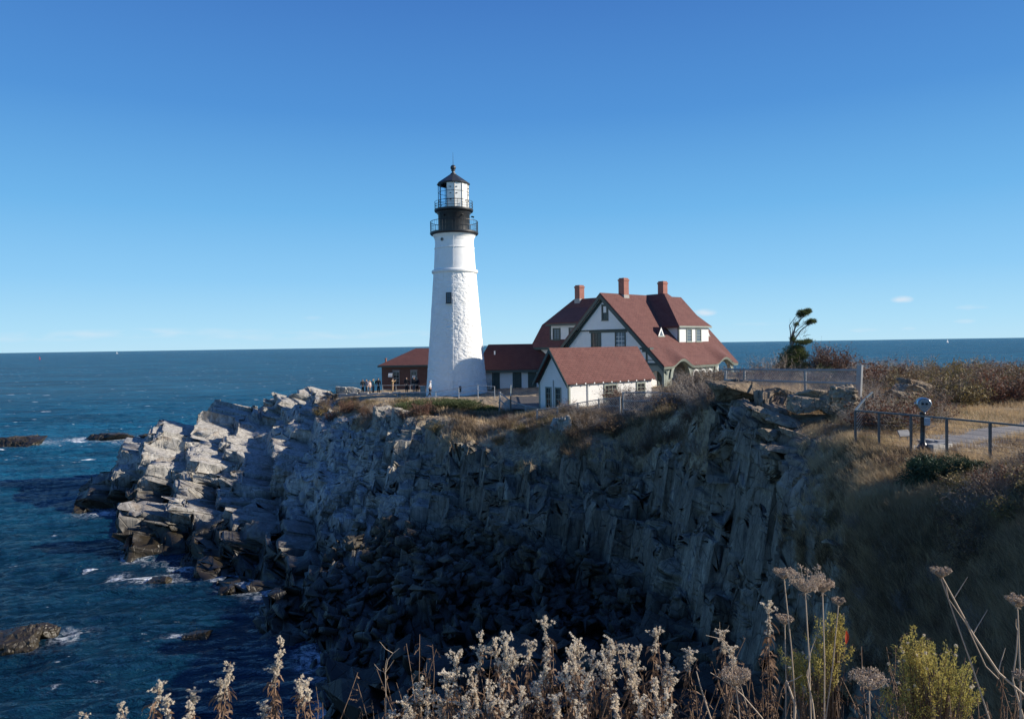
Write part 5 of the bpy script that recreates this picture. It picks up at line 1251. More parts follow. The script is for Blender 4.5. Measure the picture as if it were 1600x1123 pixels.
# taller pale brush beside the shed and the porch
n_ = 0
for (px0, px1, Y0, Y1, cnt, sz) in ((885, 975, 49.5, 52.2, 9, .95), (962, 1018, 51, 58, 11, 1.5), (1030, 1128, 46, 60, 22, 1.3), (1080, 1130, 41, 50, 8, 1.2)):
    for i in range(cnt):
        px, Y = random.uniform(px0, px1), random.uniform(Y0, Y1); k_ = random.choice(['pale', 'pale', 'brown'])
        if not clear(gx(px, Y), Y): continue
        put_shrub(k_, gx(px, Y), Y, terr(px, Y), sz*random.uniform(.75, 1.15), kindlabel[k_]+' tall bush between the shed and the porch arches', 'tall brush beside the shed')
# right-hand plateau
n_ = 0
while n_ < 92:
    px = random.uniform(1150, 1640); Y = random.uniform(31, 52)
    if px < 1345 and Y < 40: continue
    if px > 1480 and Y < 31.5: continue
    if abs(px-1420) < 22 and Y < 35.5: continue
    s_ = random.uniform(1.05, 1.55)*(1 if px > 1345 else .65); k_ = random.choices(['brown', 'leafy', 'pale'], [5, 4, 2] if px > 1420 else [4, 1, 5])[0]
    put_shrub(k_, gx(px, Y), Y, terr(px, Y), s_, kindlabel[k_]+' bush in the thicket beyond the overlook path', 'thicket beyond the overlook path'); n_ += 1
for i in range(34):   # near brush behind the railing, left of the path
    px = random.uniform(1345, 1470); Y = random.uniform(25.5, 33)
    if abs(px-1420) < 18 and Y > 29: continue
    k_ = random.choice(['pale', 'pale', 'leafy', 'brown']); put_shrub(k_, gx(px, Y), Y, terr(px, Y), random.uniform(.65, 1.15), kindlabel[k_]+' weed clump between railing and thicket', 'weeds behind the railing')
for i in range(30):   # dark brush in the lower right
    px = random.uniform(1480, 1680); Y = random.uniform(14.5, 18.3); k_ = random.choice(['brown', 'brown', 'pale', 'leafy'])
    put_shrub(k_, gx(px, Y), Y, terr(px, Y), random.uniform(.4, .72), kindlabel[k_]+' shrub on the slope below the railing at the right edge', 'shrubs below the railing')
for px, Y, s_ in ((1400, 20.6, .5), (1425, 20.6, .5), (1385, 20.9, .4)):
    put_shrub('brown', gx(px, Y), Y, terr(px, Y), s_, 'low russet shrub at the foot of the railing left of the viewer', 'russet shrubs by the railing')
for i, (px, T_) in enumerate(((1330, 4.4), (1355, 3.6), (1390, 4.3), (1420, 3.4), (1450, 4.5), (1510, 3.9), (1545, 4.6), (1575, 3.6), (1380, 2.8), (1530, 3.0), (1310, 5.4), (1345, 5.2), (1500, 5.1), (1590, 4.9))):
    q_ = surf_at(px, T_); k_ = random.choice(['pale', 'brown']); put_shrub(k_, *q_, random.uniform(.32, .55), kindlabel[k_]+' low weed clump on the shaded bank below the juniper', 'weed clumps on the shaded bank')
o = link('shrub', SH['pale', 1]); o.location = (gx(1470, 15), 15, terr(1470, 15)); o.scale = (.5, .5, .42); tag(o, 'single bare grey shrub standing in the shaded grass slope', 'shrub')
# junipers
def juniper(name, px, Y, rad, n, label, seed, m=JUN, ls=.10):
    g = np.random.default_rng(seed); b = NB(); z = terr(px, Y)
    for i in range(9):
        a = g.uniform(0, 6.28); q = g.uniform(.2, .8); conifer_blob(b, g, (math.cos(a)*rad[0]*q, math.sin(a)*rad[1]*q, rad[2]*g.uniform(.25, .8)), np.array(rad)*g.uniform(.30, .55), n//9, 0, ls)
    for i in range(16): a = g.uniform(0, 6.28); b.tube([(0, 0, -.1), (math.cos(a)*rad[0]*.5, math.sin(a)*rad[1]*.5, rad[2]*.4), (math.cos(a)*rad[0]*.9, math.sin(a)*rad[1]*.9, rad[2]*.7)], [.02, .012, .005], 1)
    o = link(name, b.mesh(name, [m, TWIG])); o.location = (gx(px, Y), Y, z); return tag(o, label, 'shrub')
juniper('juniper', 1470, 18.9, (.85, .7, .62), 9000, 'dark green juniper bush on the slope just below the railing', 1)
juniper('juniper', 1512, 18.6, (.40, .4, .35), 3000, 'small dark juniper to the right of the big juniper bush', 2)
juniper('spreading_conifer', 690, 60.5, (3.6, 1.6, .55), 16000, 'low spreading evergreen mat on the cliff edge below the lighthouse', 3, CONI, .17)
juniper('spreading_conifer', 640, 60.0, (1.5, 1.2, .6), 7000, 'dark evergreen clump at the left end of the evergreen mat', 4, CONI, .17)
juniper('spreading_conifer', 745, 60.5, (1.6, 1.2, .4), 6000, 'thin evergreen clump at the right end of the evergreen mat', 5, CONI, .17)
# wind-shaped spruce
g = np.random.default_rng(5); tY = 50.0; tb = P(1238, 583, tY); tb.z = terr(1238, tY)
tree = empty('windswept_spruce', tb, 0, 'windswept spruce with bare leaning limbs and flag tufts blown to the right', 'tree')
def tp(px, py, dy=0): q = P(px, py, tY)-tb; return (q.x, q.y+dy, q.z)
b = NB()
for pts, r0 in (([(1238, 584), (1237, 560), (1236, 540), (1238, 525), (1244, 510), (1252, 498), (1259, 491)], .09), ([(1238, 540), (1243, 528), (1252, 516), (1260, 508), (1269, 502)], .06), ([(1236, 538), (1234, 522), (1236, 508), (1241, 497), (1247, 491)], .045),
                ([(1237, 535), (1240, 518), (1243, 506), (1250, 497), (1256, 493)], .04), ([(1240, 560), (1248, 545), (1258, 537), (1266, 534)], .05), ([(1236, 530), (1235, 515), (1238, 503)], .02), ([(1244, 520), (1250, 513), (1257, 506), (1264, 505)], .03), ([(1235, 525), (1236, 512), (1243, 500), (1250, 494)], .025)):
    P0 = [tp(x+random.uniform(-.6, .6), y, random.uniform(-.3, .3)) for x, y in pts]; b.tube(P0, np.linspace(r0, r0*.3, len(P0)), 0, 5)
for i in range(40):
    x, y = random.uniform(1234, 1258), random.uniform(495, 530); q = np.array(tp(x, y, random.uniform(-.3, .3))); d = unit(np.array([.5, random.uniform(-.5, .5), .7])+g.normal(size=3)*.3); b.tube([q, q+d*.25, q+d*.5], [.012, .008, .004], 0)
link('trunk', b.mesh('trunk', [leafmat('grey_bark', (.11, .095, .08), (.19, .17, .15), tr=0)]), tree)
b = NB()
for x, y, rx, rz_, n in ((1255, 489, 9, 3.6, 1500), (1262, 486, 5, 3, 600), (1249, 493, 5, 2.2, 450), (1268, 502, 6, 2.8, 800), (1262, 505, 4, 2.2, 350), (1244, 507, 2.6, 2, 220), (1238, 530, 4, 5, 500), (1252, 535, 12, 2.6, 1200), (1262, 533, 6, 2.4, 500),
                       (1240, 548, 15, 9, 2400), (1231, 560, 15, 11, 2400), (1245, 546, 11, 7, 1500), (1252, 556, 10, 8, 1500), (1236, 560, 15, 10, 2400), (1226, 573, 15, 10, 2200), (1243, 573, 17, 11, 2600), (1216, 578, 10, 8, 900), (1255, 572, 9, 8, 900)):
    conifer_blob(b, g, tp(x, y), (rx*tY/FPX, rx*tY/FPX*.9, rz_*tY/FPX), int(n*.8), 0, .15, (.6, 0, .2), .10)
link('crown', b.mesh('crown', [CONI]), tree)
# round bush right of the tree with a small conifer in front
me = twig_shrub('shrub', 94, 1.9, 1.7, [TWIG, REDL], 150, 6500, .08, (.12, 0), tr_=.012)
o = link('round_bush', me); o.location = (gx(1297, 50), 50, terr(1297, 50)-.05); o.scale = (1.0, 1, 1.25); tag(o, 'round russet twiggy bush on the skyline right of the windswept spruce', 'bush')
juniper('small_conifer', 1290, 48.6, (.75, .6, .95), 3000, 'small dark conifer in front of the round russet bush', 8, CONI, .15)
for px, Y, s_ in ((1205, 49, 1.5), (1190, 48, .9), (1178, 47, .8), (1215, 50.5, 1.7)): put_shrub('pale', gx(px, Y), Y, terr(px, Y), s_, 'thin bare sapling cluster left of the windswept spruce', 'bare saplings left of the spruce')

# ------------------------------------------------------------------ grass
def grass(name, pts, hgt, wid, lean, m, seed, sp=.35):
    g = np.random.default_rng(seed); n = len(pts); a = g.uniform(0, 6.28, n); W_2 = np.stack([np.cos(a), np.sin(a), 0*a], 1)
    up = unit(np.stack([lean[0]+g.normal(size=n)*sp, lean[1]+g.normal(size=n)*sp, np.ones(n)], 1)); hh = (hgt*g.uniform(.45, 1.2, n))[:, None]
    bend = unit(up+np.stack([lean[0]*1.3+g.normal(size=n)*.3, lean[1]+g.normal(size=n)*.3, -.15+0*a], 1)); w2 = wid[:, None] if hasattr(wid, 'shape') else wid
    b0, m0 = pts-up*.04, pts+up*hh*.55; t0 = m0+bend*hh*.45
    b = NB(); V = np.stack([b0-W_2*w2, b0+W_2*w2, m0+W_2*w2*.7, m0-W_2*w2*.7, t0], 1).reshape(-1, 3).astype(np.float32)
    i = np.arange(n)[:, None]*5; F = np.concatenate([i+np.array([[0, 1, 2]]), i+np.array([[0, 2, 3]]), i+np.array([[3, 2, 4]])])
    me = np_mesh(name, V, F); me.materials.append(m); return tag(link(name, me), kind='stuff')
def scatter(n, px0, px1, T0, T1, dens, seed):
    g = np.random.default_rng(seed); out = []
    Tf = g.uniform(T0, T1, n); pf = g.uniform(px0, px1, n); ii = np.clip(np.searchsorted(ts, Tf), 0, NR-2); jj = np.clip(np.searchsorted(cols, pf), 0, NC-2)
    u, v = g.uniform(size=n)[:, None], g.uniform(size=n)[:, None]
    p = SURF[ii, jj]*(1-u)*(1-v)+SURF[ii+1, jj]*u*(1-v)+SURF[ii, jj+1]*(1-u)*v+SURF[ii+1, jj+1]*u*v
    k_ = dens(p[:, 0], p[:, 1], p[:, 2], veg[ii, jj], pf, Tf); keep = g.uniform(size=n) < k_
    return p[keep], pf[keep], Tf[keep]
def onpath(pf, y): return (pf > 1425) & (y > np.interp(pf, [1425, 1500, 1600, 1750], [21.3, 22.4, 24, 26])) & (y < np.interp(pf, [1425, 1500, 1600, 1750], [22.6, 25.2, 28.2, 30.2]))
dn = lambda x, y, z, vg, pf, T_: np.clip(vg*1.3-.15, 0, 1)*np.clip(.62+1.3*gnoise(x/1.1, y/1.1, z/1.1, 5)+.5*gnoise(x/.35, y/.35, z/.35, 8), 0.03, 1)*(~onpath(pf, y))
p, pf, Tf = scatter(240000, 1215, 1680, 2.5, 7.4, dn, 1)
sel = gnoise(p[:, 0]/1.6, p[:, 1]/1.6, 0*p[:, 0], 31) > -.05
wdt = .0035*p[:, 1]/18
grass('dry_grass', p[sel], .30, wdt[sel], (-.25, -.1), STRAW, 3); grass('dull_grass', p[~sel], .26, wdt[~sel], (-.25, -.1), STRAWD, 4)
p, pf, Tf = scatter(170000, 1270, 1680, 1.2, 5.2, dn, 21)
sel = gnoise(p[:, 0]/1.3, p[:, 1]/1.3, p[:, 2]/1.3, 71) > -.1
grass('bank_grass', p[sel], .34, .0042*p[sel][:, 1]/18, (-.3, -.3), STRAW, 22); grass('bank_weeds', p[~sel], .30, .0042*p[~sel][:, 1]/18, (-.2, -.25), STRAWD, 23)
def tufts(n, px0, px1, T0, T1, per, seed, spread=.07):
    g = np.random.default_rng(seed); ii = np.clip(np.searchsorted(ts, g.uniform(T0, T1, n)), 0, NR-1); pf = g.uniform(px0, px1, n); jj = np.clip(np.searchsorted(cols, pf), 0, NC-1)
    c = SURF[ii, jj]; c = c[~onpath(pf, c[:, 1])]; q = np.repeat(c, per, 0); return q+g.normal(size=q.shape)*[spread, spread, .015]
for kk, (m_, sd_, hh) in enumerate(((STRAW, 31, .42), (STRAWD, 32, .46), (BSTEMG, 33, .38))):
    q_ = tufts((2600, 1100, 900)[kk], 1262, 1680, 1.3, (6.9, 5.6, 5.2)[kk], 26, sd_); grass('grass_tufts', q_, hh, .0050*q_[:, 1]/18, (-.35, -.15), m_, sd_, .5)
p, pf, Tf = scatter(110000, 500, 1240, 4.6, 7.4, lambda x, y, z, vg, pf, T_: np.clip(vg*1.5-.3, 0, 1)*np.clip(.6+1.4*gnoise(x/2.2, y/2.2, z/2.2, 6), 0.04, 1), 2)
sel = gnoise(p[:, 0]/3, p[:, 1]/3, 0*p[:, 0], 33) > .12
grass('cliff_grass', p[sel], .42, .013*p[sel][:, 1]/50, (-.15, 0), STRAW, 5); grass('cliff_weeds', p[~sel], .45, .013*p[~sel][:, 1]/50, (-.15, 0), STRAWD, 6)
p, pf, Tf = scatter(150000, 1130, 1680, 7.4, 9.6, lambda x, y, z, vg, pf, T_: np.clip(.7+1.2*gnoise(x/1.6, y/1.6, 0, 6), 0.05, 1)*(~onpath(pf, y)), 7)
grass('plateau_grass', p, .34, .008*p[:, 1]/35, (-.15, 0), STRAW, 8)
def gp(n, px0, px1, Y0, Y1, seed):
    g = np.random.default_rng(seed); pf = g.uniform(px0, px1, n); Yf = g.uniform(Y0, Y1, n); return np.array([(gx(a, b), b, terr(a, b)) for a, b in zip(pf, Yf)])
q = gp(9000, 1475, 1680, 26.5, 31.8, 4); grass('green_grass', q[~onpath(800+q[:, 0]/q[:, 1]*FPX, q[:, 1])], .10, .008, (0, 0), leafmat('lawn_green', (.09, .15, .03), (.16, .20, .05)), 9)
q = gp(2500, 1300, 1400, 21.8, 24.5, 14); grass('green_weeds', q, .13, .006, (0, 0), leafmat('weed_green', (.12, .15, .06), (.20, .21, .09)), 19)

# ------------------------------------------------------------------ foreground: goldenrod, wild carrot, yellow bushes
GZ = 12.80
def goldenrod(seed, h, plume, leafn=70, big=False):
    """one dried goldenrod: stem > leaves and fluffy plume"""
    g = np.random.default_rng(seed); b = NB(); ln = g.uniform(-.16, .16); n = 10
    st = np.array([(ln*h*(t**2)+.006*math.sin(t*9+seed), .02*math.sin(t*5+seed)*t, h*t) for t in np.linspace(0, 1, n)])
    b.tube(st, np.linspace(.0036, .0014, n), 0, 5)
    def at(t): k_ = min(int(t*(n-1)), n-2); f = t*(n-1)-k_; return st[k_]*(1-f)+st[k_+1]*f
    # hanging curled leaves
    for i in range(leafn):
        t = g.uniform(.25, 1-plume/h*.55); c = at(t); a = g.uniform(0, 6.28); d = np.array([math.cos(a), math.sin(a), g.uniform(-.3, .5)]); L_ = g.uniform(.03, .075); pts = [c]; dd = d.copy()
        for k_ in range(5): dd = dd+np.array([0, 0, -.45])+g.normal(size=3)*.3; dd /= np.linalg.norm(dd); pts.append(pts[-1]+dd*L_/5)
        pts = np.array(pts); W_2 = unit(np.cross(np.gradient(pts, axis=0), g.normal(size=3))); wv = (np.sin(np.linspace(.15, 3.1, 6))*.0042*g.uniform(.6, 1.3))[:, None]
        A, B = pts-W_2*wv, pts+W_2*wv; b.tris(np.concatenate([np.stack([A[:-1], B[:-1], B[1:]], 1), np.stack([A[:-1], B[1:], A[1:]], 1)]), 1)
    # plume of side sprays with fluff
    balls = []
    ns = int(10+plume*70)
    for i in range(ns):
        t = 1-plume/h*g.uniform(0, 1)**1.0; c = at(max(t, .1)); u = (1-t)*h/plume; a = g.uniform(0, 6.28); L_ = (.007+.030*math.sin(min(1, u*1.15+.1)*2.6)**1)*(1.5 if big else 1)*g.uniform(.4, 1.3)*(1+.5*math.sin(t*60+seed))
        d = unit(np.array([math.cos(a), math.sin(a), g.uniform(.5, 1.8)])); e = [c, c+d*L_*.6, c+d*L_+np.array([0, 0, -.15*L_])]; b.tube(e, [.0012, .0009, .0006], 0); nb_ = int(3+L_*150)
        for k_ in range(nb_):
            f = (k_+.6)/nb_; q = e[0]*(1-f)+e[2]*f+np.array([0, 0, .1*L_*math.sin(f*3)]); balls.append(q+g.normal(size=3)*.0035)
    balls = np.array(balls); nb_ = len(balls); per = 24
    c = np.repeat(balls, per, 0); D_ = rdir(len(c), g, .15); L_ = g.uniform(.003, .0078, len(c)); b.leaves(c, D_, unit(np.cross(D_, rdir(len(c), g))), L_, L_*.17, 2)
    return b.mesh('goldenrod', [BSTEM, CURL, FLUFF]), st[-1]
GR = [goldenrod(100+i, .78, (.16, .20, .13, .22, .17, .15, .20, .12)[i], 90, i in (1, 3, 6)) for i in range(8)]
tops = [(135, 1112, 2.7, 0), (188, 1100, 2.7, 5), (252, 1068, 2.75, 2), (262, 1090, 2.7, 7), (298, 1100, 2.7, 5), (300, 1078, 2.8, 7), (360, 1033, 2.8, 0), (344, 1062, 2.8, 2), (440, 1000, 2.9, 5), (428, 1042, 2.9, 2), (466, 1058, 2.85, 0), (480, 1062, 2.8, 7), (414, 1100, 2.8, 7),
 (655, 1062, 2.7, 0), (632, 1088, 2.7, 2), (612, 1112, 2.7, 7), (718, 1020, 2.75, 1), (700, 1050, 2.7, 7), (735, 1045, 2.7, 5), (752, 992, 2.9, 5), (770, 1000, 2.9, 4), (792, 990, 2.8, 1), (806, 1015, 2.75, 6), (826, 1004, 2.9, 7), (850, 964, 3.0, 2), (855, 1022, 2.8, 4), (840, 1060, 2.7, 0),
 (896, 1004, 2.8, 3), (905, 1000, 2.9, 6), (880, 1040, 2.7, 4), (918, 1048, 2.7, 0), (930, 1018, 2.85, 4), (962, 1000, 2.85, 6), (975, 1003, 2.9, 3), (948, 1032, 2.75, 6), (1000, 1012, 2.85, 1), (985, 1045, 2.75, 0), (1025, 984, 3.0, 2), (1043, 1022, 2.9, 5), (1048, 1045, 2.8, 7), (1022, 1060, 2.7, 4),
 (1040, 1075, 2.4, 3), (1075, 1015, 2.9, 7), (1130, 985, 3.0, 7), (1145, 1010, 2.9, 7), (1202, 940, 3.1, 2), (670, 1075, 2.7, 4), (690, 1092, 2.7, 7), (765, 1060, 2.6, 0), (820, 1075, 2.6, 4), (870, 1085, 2.6, 7), (905, 1092, 2.5, 0), (960, 1085, 2.6, 4), (1000, 1092, 2.5, 7), (640, 1105, 2.6, 4), (720, 1090, 2.6, 6), (785, 1095, 2.5, 1)]
tops.sort()
ORD = 'leftmost second third fourth fifth sixth seventh eighth ninth tenth eleventh twelfth thirteenth fourteenth fifteenth sixteenth seventeenth eighteenth nineteenth'.split()
def ordn(i): return ORD[i] if i < 19 else (('twentieth', 'thirtieth', 'fortieth', 'fiftieth')[i//10-1+0] if (i+1) % 10 == 0 and False else ['', '', 'twenty', 'thirty', 'forty', 'fifty', 'sixty'][(i+1)//10]+('-'+ORD[(i+1) % 10-1].replace('leftmost', 'first') if (i+1) % 10 else ' number'))
for ti, (px, py, Y, k_) in enumerate(tops):
    me, tip = GR[k_]; q = P(px, py, Y); hh = q.z-GZ; s_ = hh/.78; a = random.uniform(0, 6.28); sk = 1.0
    tx_, ty_ = (tip[0]*math.cos(a)-tip[1]*math.sin(a)), (tip[0]*math.sin(a)+tip[1]*math.cos(a))
    o = link('goldenrod', me); o.scale = (sk, sk, s_) if .6 < s_ < 1.5 else (s_, s_, s_); k2 = o.scale[0]; o.rotation_euler = (0, 0, a)
    o.location = (q.x-tx_*k2, q.y-ty_*k2, GZ)
    tag(o, ('tall ' if py < 1000 else '')+'dried goldenrod with '+('big ' if k_ in (1, 3, 6) else 'slim ')+'cream plume, '+ordn(ti)+' from the left along the bottom edge', 'goldenrod', 'goldenrod stems along the bottom edge')
# thick undergrowth of dry stems between them
g = np.random.default_rng(77); n = 150
for part, (px0, px1, cnt, hmax) in enumerate(((590, 1130, 170, .44), (1120, 1600, 150, .40), (400, 500, 10, .35))):
    b = NB()
    for i in range(cnt):
        px = g.uniform(px0, px1); Y = g.uniform(2.5, 3.1); x = gx(px, Y); h_ = g.uniform(.45, 1)*hmax+.25; p0 = np.array([x, Y, GZ]); d = np.array([g.normal()*.16, g.normal()*.1, 1])
        pts = [p0]; 
        for k_ in range(6): d = d+g.normal(size=3)*.10; d[2] = abs(d[2])+.05; d = unit(d); pts.append(pts[-1]+d*h_/6)
        b.tube(pts, np.linspace(.003, .0013, 7), 0, 4)
        for k_ in range(16):
            f = g.integers(2, 7); c = pts[f]-(pts[f]-pts[f-1])*g.uniform(); dd = unit(g.normal(size=3)+[0, 0, -.3]); pp = [c]
            for z_ in range(4): dd = unit(dd+np.array([0, 0, -.35])+g.normal(size=3)*.45); pp.append(pp[-1]+dd*g.uniform(.006, .014))
            pp = np.array(pp); W_2 = unit(np.cross(np.gradient(pp, axis=0), g.normal(size=3)))*.0035; b.tris(np.concatenate([np.stack([pp[:-1]-W_2[:-1], pp[:-1]+W_2[:-1], pp[1:]], 1)]), 1)
    tag(link('undergrowth', b.mesh('undergrowth', [BSTEM, CURL])), kind='stuff')
# wild carrot umbels
def umbel(seed, px, py, Y, r, hgt, base_px, label, cup=.5, blur=0):
    g = np.random.default_rng(seed); q = np.array(P(px, py, Y)); bq = P(base_px, 1123, Y); bz = np.array([gx(base_px, Y), Y, GZ]); b = NB(); stem_top = q-np.array([0, 0, r*.75])
    mid = (stem_top+bz)/2+np.array([g.normal()*.02, 0, 0]); b.tube([bz, (bz+mid)/2, mid, (mid+stem_top)/2+[.004, 0, 0], stem_top], [.0032, .0029, .0026, .0023, .002], 0, 6)
    n = 34
    for i in range(n):
        a = i*2.4; rr3 = r*math.sqrt((i+.5)/n); e = q+np.array([math.cos(a)*rr3, math.sin(a)*rr3, r*.12*g.normal()+cup*r*((rr3/r)**2-.6)*.6])
        b.tube([stem_top, stem_top*.45+e*.55+[0, 0, -.12*r], e], [.0011, .0009, .0007], 0)
        for k_ in range(13):
            d = rdir(1, g, .7)[0]; L_ = r*g.uniform(.12, .26); e2 = e+d*L_; b.tube([e, e2], [.0005, .0004], 0); D_ = rdir(7, g, .2); b.leaves(np.repeat(e2[None], 7, 0), D_, unit(np.cross(D_, rdir(7, g))), .0045, .0012, 0)
    for k_ in range(7):
        d = rdir(1, g, -.8)[0]; b.tube([stem_top, stem_top+d*r*.4], [.0008, .0004], 0)
    return tag(link('wild_carrot', b.mesh('wild_carrot', [UMB])), label, 'wild carrot')
umbel(1, 1225, 893, 2.7, .035, 0, 1252, 'dried wild carrot head on the left of the tallest pair, small and spiky')
umbel(2, 1258, 903, 2.6, .066, 0, 1268, 'largest dried wild carrot head, cup shaped, high above the yellow bush', 1.0)
umbel(3, 1285, 912, 2.65, .040, 0, 1250, 'dried wild carrot head at the right shoulder of the largest one', .8)
umbel(4, 1150, 1053, 2.5, .052, 0, 1185, 'flat dried wild carrot head low beside the goldenrod, left of the yellow bush', .2)
umbel(5, 1358, 1058, 2.4, .056, 0, 1366, 'flat dried wild carrot head just left of the big yellow green bush', .2)
umbel(6, 1470, 892, 2.3, .028, 0, 1640, 'small dried wild carrot head on a long leaning stalk at the right', .2)
umbel(7, 1590, 937, 2.3, .030, 0, 1600, 'dried wild carrot head cut by the right edge of the picture', .2)
umbel(8, 1310, 938, 2.7, .022, 0, 1290, 'smallest dried wild carrot head right of the largest one', .4)
umbel(9, 1226, 966, 2.8, .030, 0, 1236, 'dried wild carrot head half hidden under the largest one', .4)
umbel(10, 1595, 1055, 2.3, .022, 0, 1600, 'low dried wild carrot head at the right edge', .4)
# bare woody stalks
def stalk(pts, r, Y, label, side=0, seed=1):
    g = np.random.default_rng(seed); b = NB(); P0 = [np.array(P(x, y, Y)) for x, y in pts]; b.tube(P0, np.linspace(r, r*.45, len(P0)), 0, 6)
    for i in range(side):
        k_ = g.integers(1, len(P0)); c = P0[k_]; d = unit(np.array([g.normal()*.7, g.normal()*.3, .8])); L_ = g.uniform(.03, .08); b.tube([c, c+d*L_*.5, c+d*L_+[.006, 0, .01]], [r*.5, r*.35, r*.2], 0, 4)
    return tag(link('dry_stalk', b.mesh('dry_stalk', [UMB])), label, 'dry stalk')
stalk([(1640, 1130), (1600, 1085), (1560, 1050), (1520, 990), (1490, 935), (1474, 905), (1468, 894)], .0045, 2.3, 'long thick bare stalk leaning in from the right edge', 3, 1)
stalk([(1610, 1160), (1590, 1090), (1582, 1060), (1588, 1020), (1590, 985)], .0035, 2.35, 'upright bare stalk close to the right edge', 2, 2)
stalk([(1560, 1060), (1540, 1040), (1510, 975), (1482, 935), (1478, 915)], .0022, 2.4, 'thin curved stalk beside the long leaning stalk', 0, 3)
stalk([(1120, 1150), (1105, 1105), (1094, 1070), (1088, 1048)], .0035, 2.5, 'short thick broken stalk left of the low wild carrot', 0, 4)
stalk([(1205, 1150), (1190, 1120), (1160, 1085), (1140, 1068), (1110, 1050)], .003, 2.5, 'bare stalk bending left under the low wild carrot', 1, 5)
stalk([(1240, 1150), (1242, 1100), (1230, 1065), (1228, 1062)], .0045, 2.45, 'hooked thick stalk in front of the yellow bushes', 1, 6)
stalk([(1275, 1150), (1270, 1100), (1262, 1060), (1266, 1020)], .0035, 2.45, 'upright stalk left in front of the yellow bush with the red leaf', 2, 7)
stalk([(604, 1150), (603, 1090), (602, 1050), (606, 1030), (614, 1020), (624, 1012)], .0022, 2.7, 'lone thin dry grass stalk left of the goldenrod bank', 4, 8)
stalk([(1180, 1150), (1140, 1010), (1128, 998), (1103, 992)], .0022, 2.9, 'curved thin brown stalk above the low wild carrot', 1, 9)
stalk([(1130, 1150), (1152, 1060), (1140, 1010), (1128, 1000)], .0022, 2.9, 'second curved brown stalk beside the thin one', 2, 10)
# yellow-green bushes
def yellow_bush(seed, blobs, Y, label, fl=0):
    """many leafy sprigs rising from one base, each with its own length and lean"""
    g = np.random.default_rng(seed); b = NB(); cx_ = blobs[0][0]; base = np.array([gx(cx_, Y), Y, GZ])
    for (px, py, rx, ry, n) in blobs:
        c = np.array(P(px, py, Y)); rx, ry = rx*Y/FPX, ry*Y/FPX; ns = n//112
        for i in range(ns):
            v = rdir(1, g, .25)[0]*g.uniform(.25, 1.0)**.6*g.uniform(.8, 1.12); e = c+v*np.array([rx, rx*.8, ry])*(1+.35*g.uniform()**3); d = unit(e-(c-np.array([0, 0, ry*1.4]))+g.normal(size=3)*.012)
            L_ = g.uniform(.05, .10); p0 = e-d*L_; k_ = np.linspace(0, 1, 6); pts = p0+d*L_*k_[:, None]+g.normal(size=(6, 3))*.002
            b.tube(np.concatenate([[base+g.normal(size=3)*[.03, .03, 0]*.6, base*.4+p0*.6+g.normal(size=3)*.01], pts]), [.002, .0016]+[.0012, .0011, .001, .0009, .0007, .0005], 1)
            m_ = int(g.uniform(35, 95)); t = g.uniform(0, 1, m_); q = p0+d*L_*t[:, None]+rdir(m_, g)*(.006+.010*(1-t))[:, None]; D_ = unit(rdir(m_, g)*.8+d); b.leaves(q, D_, unit(np.cross(D_, rdir(m_, g))), g.uniform(.005, .014, m_), g.uniform(.0010, .0026, m_), 0)
            if g.uniform() < .16*fl:
                cc = np.repeat((e+d*.004)[None], 26, 0); D_ = rdir(26, g, .3); b.leaves(cc, D_, unit(np.cross(D_, rdir(26, g))), .0075, .0015, 2)
            elif g.uniform() < .35:
                cc = e+g.normal(size=(10, 3))*.006; D_ = rdir(10, g, .3); b.leaves(cc, D_, unit(np.cross(D_, rdir(10, g))), .006, .002, 1)
    return tag(link('yellow_bush', b.mesh('yellow_bush', [YGL, BSTEM, FLUFF])), label, 'bush')
yellow_bush(1, [(1455, 1055, 68, 62, 9500), (1490, 1075, 42, 58, 4000), (1430, 1010, 30, 30, 2000), (1410, 1090, 40, 50, 3000)], 2.7, 'big round yellow green bush with pale seed heads in the lower right corner', 1.2)
yellow_bush(2, [(1288, 1010, 40, 52, 4500), (1300, 975, 24, 26, 1500), (1242, 1032, 30, 30, 1800), (1270, 1050, 40, 40, 2600)], 2.8, 'smaller yellow green bush with one red leaf, behind the wild carrot stalks', .5)
g = np.random.default_rng(3); b = NB(); c = np.array(P(1322, 1006, 2.72)); n = 8
pts = c+np.array([(.004*math.sin(t*3), 0, .05*t) for t in np.linspace(0, 1, n)]); wv = (np.sin(np.linspace(.1, 3.1, n))*.010)[:, None]; W_2 = np.tile([.9, .35, .1], (n, 1)); C_ = pts+[0, .004, 0]
A, B = pts-W_2*wv, pts+W_2*wv
for a_, b_ in ((A, C_), (C_, B)): b.tris(np.concatenate([np.stack([a_[:-1], b_[:-1], b_[1:]], 1), np.stack([a_[:-1], b_[1:], a_[1:]], 1)]), 0)
b.tube([pts[0], pts[0]+[-.01, .01, -.07]], [.001, .0012], 1)
tag(link('red_leaf', b.mesh('red_leaf', [leafmat('red_leaf', (.55, .07, .02), (.40, .04, .02), tr=.4), BSTEM])), 'single bright red leaf in the smaller yellow green bush', 'leaf')

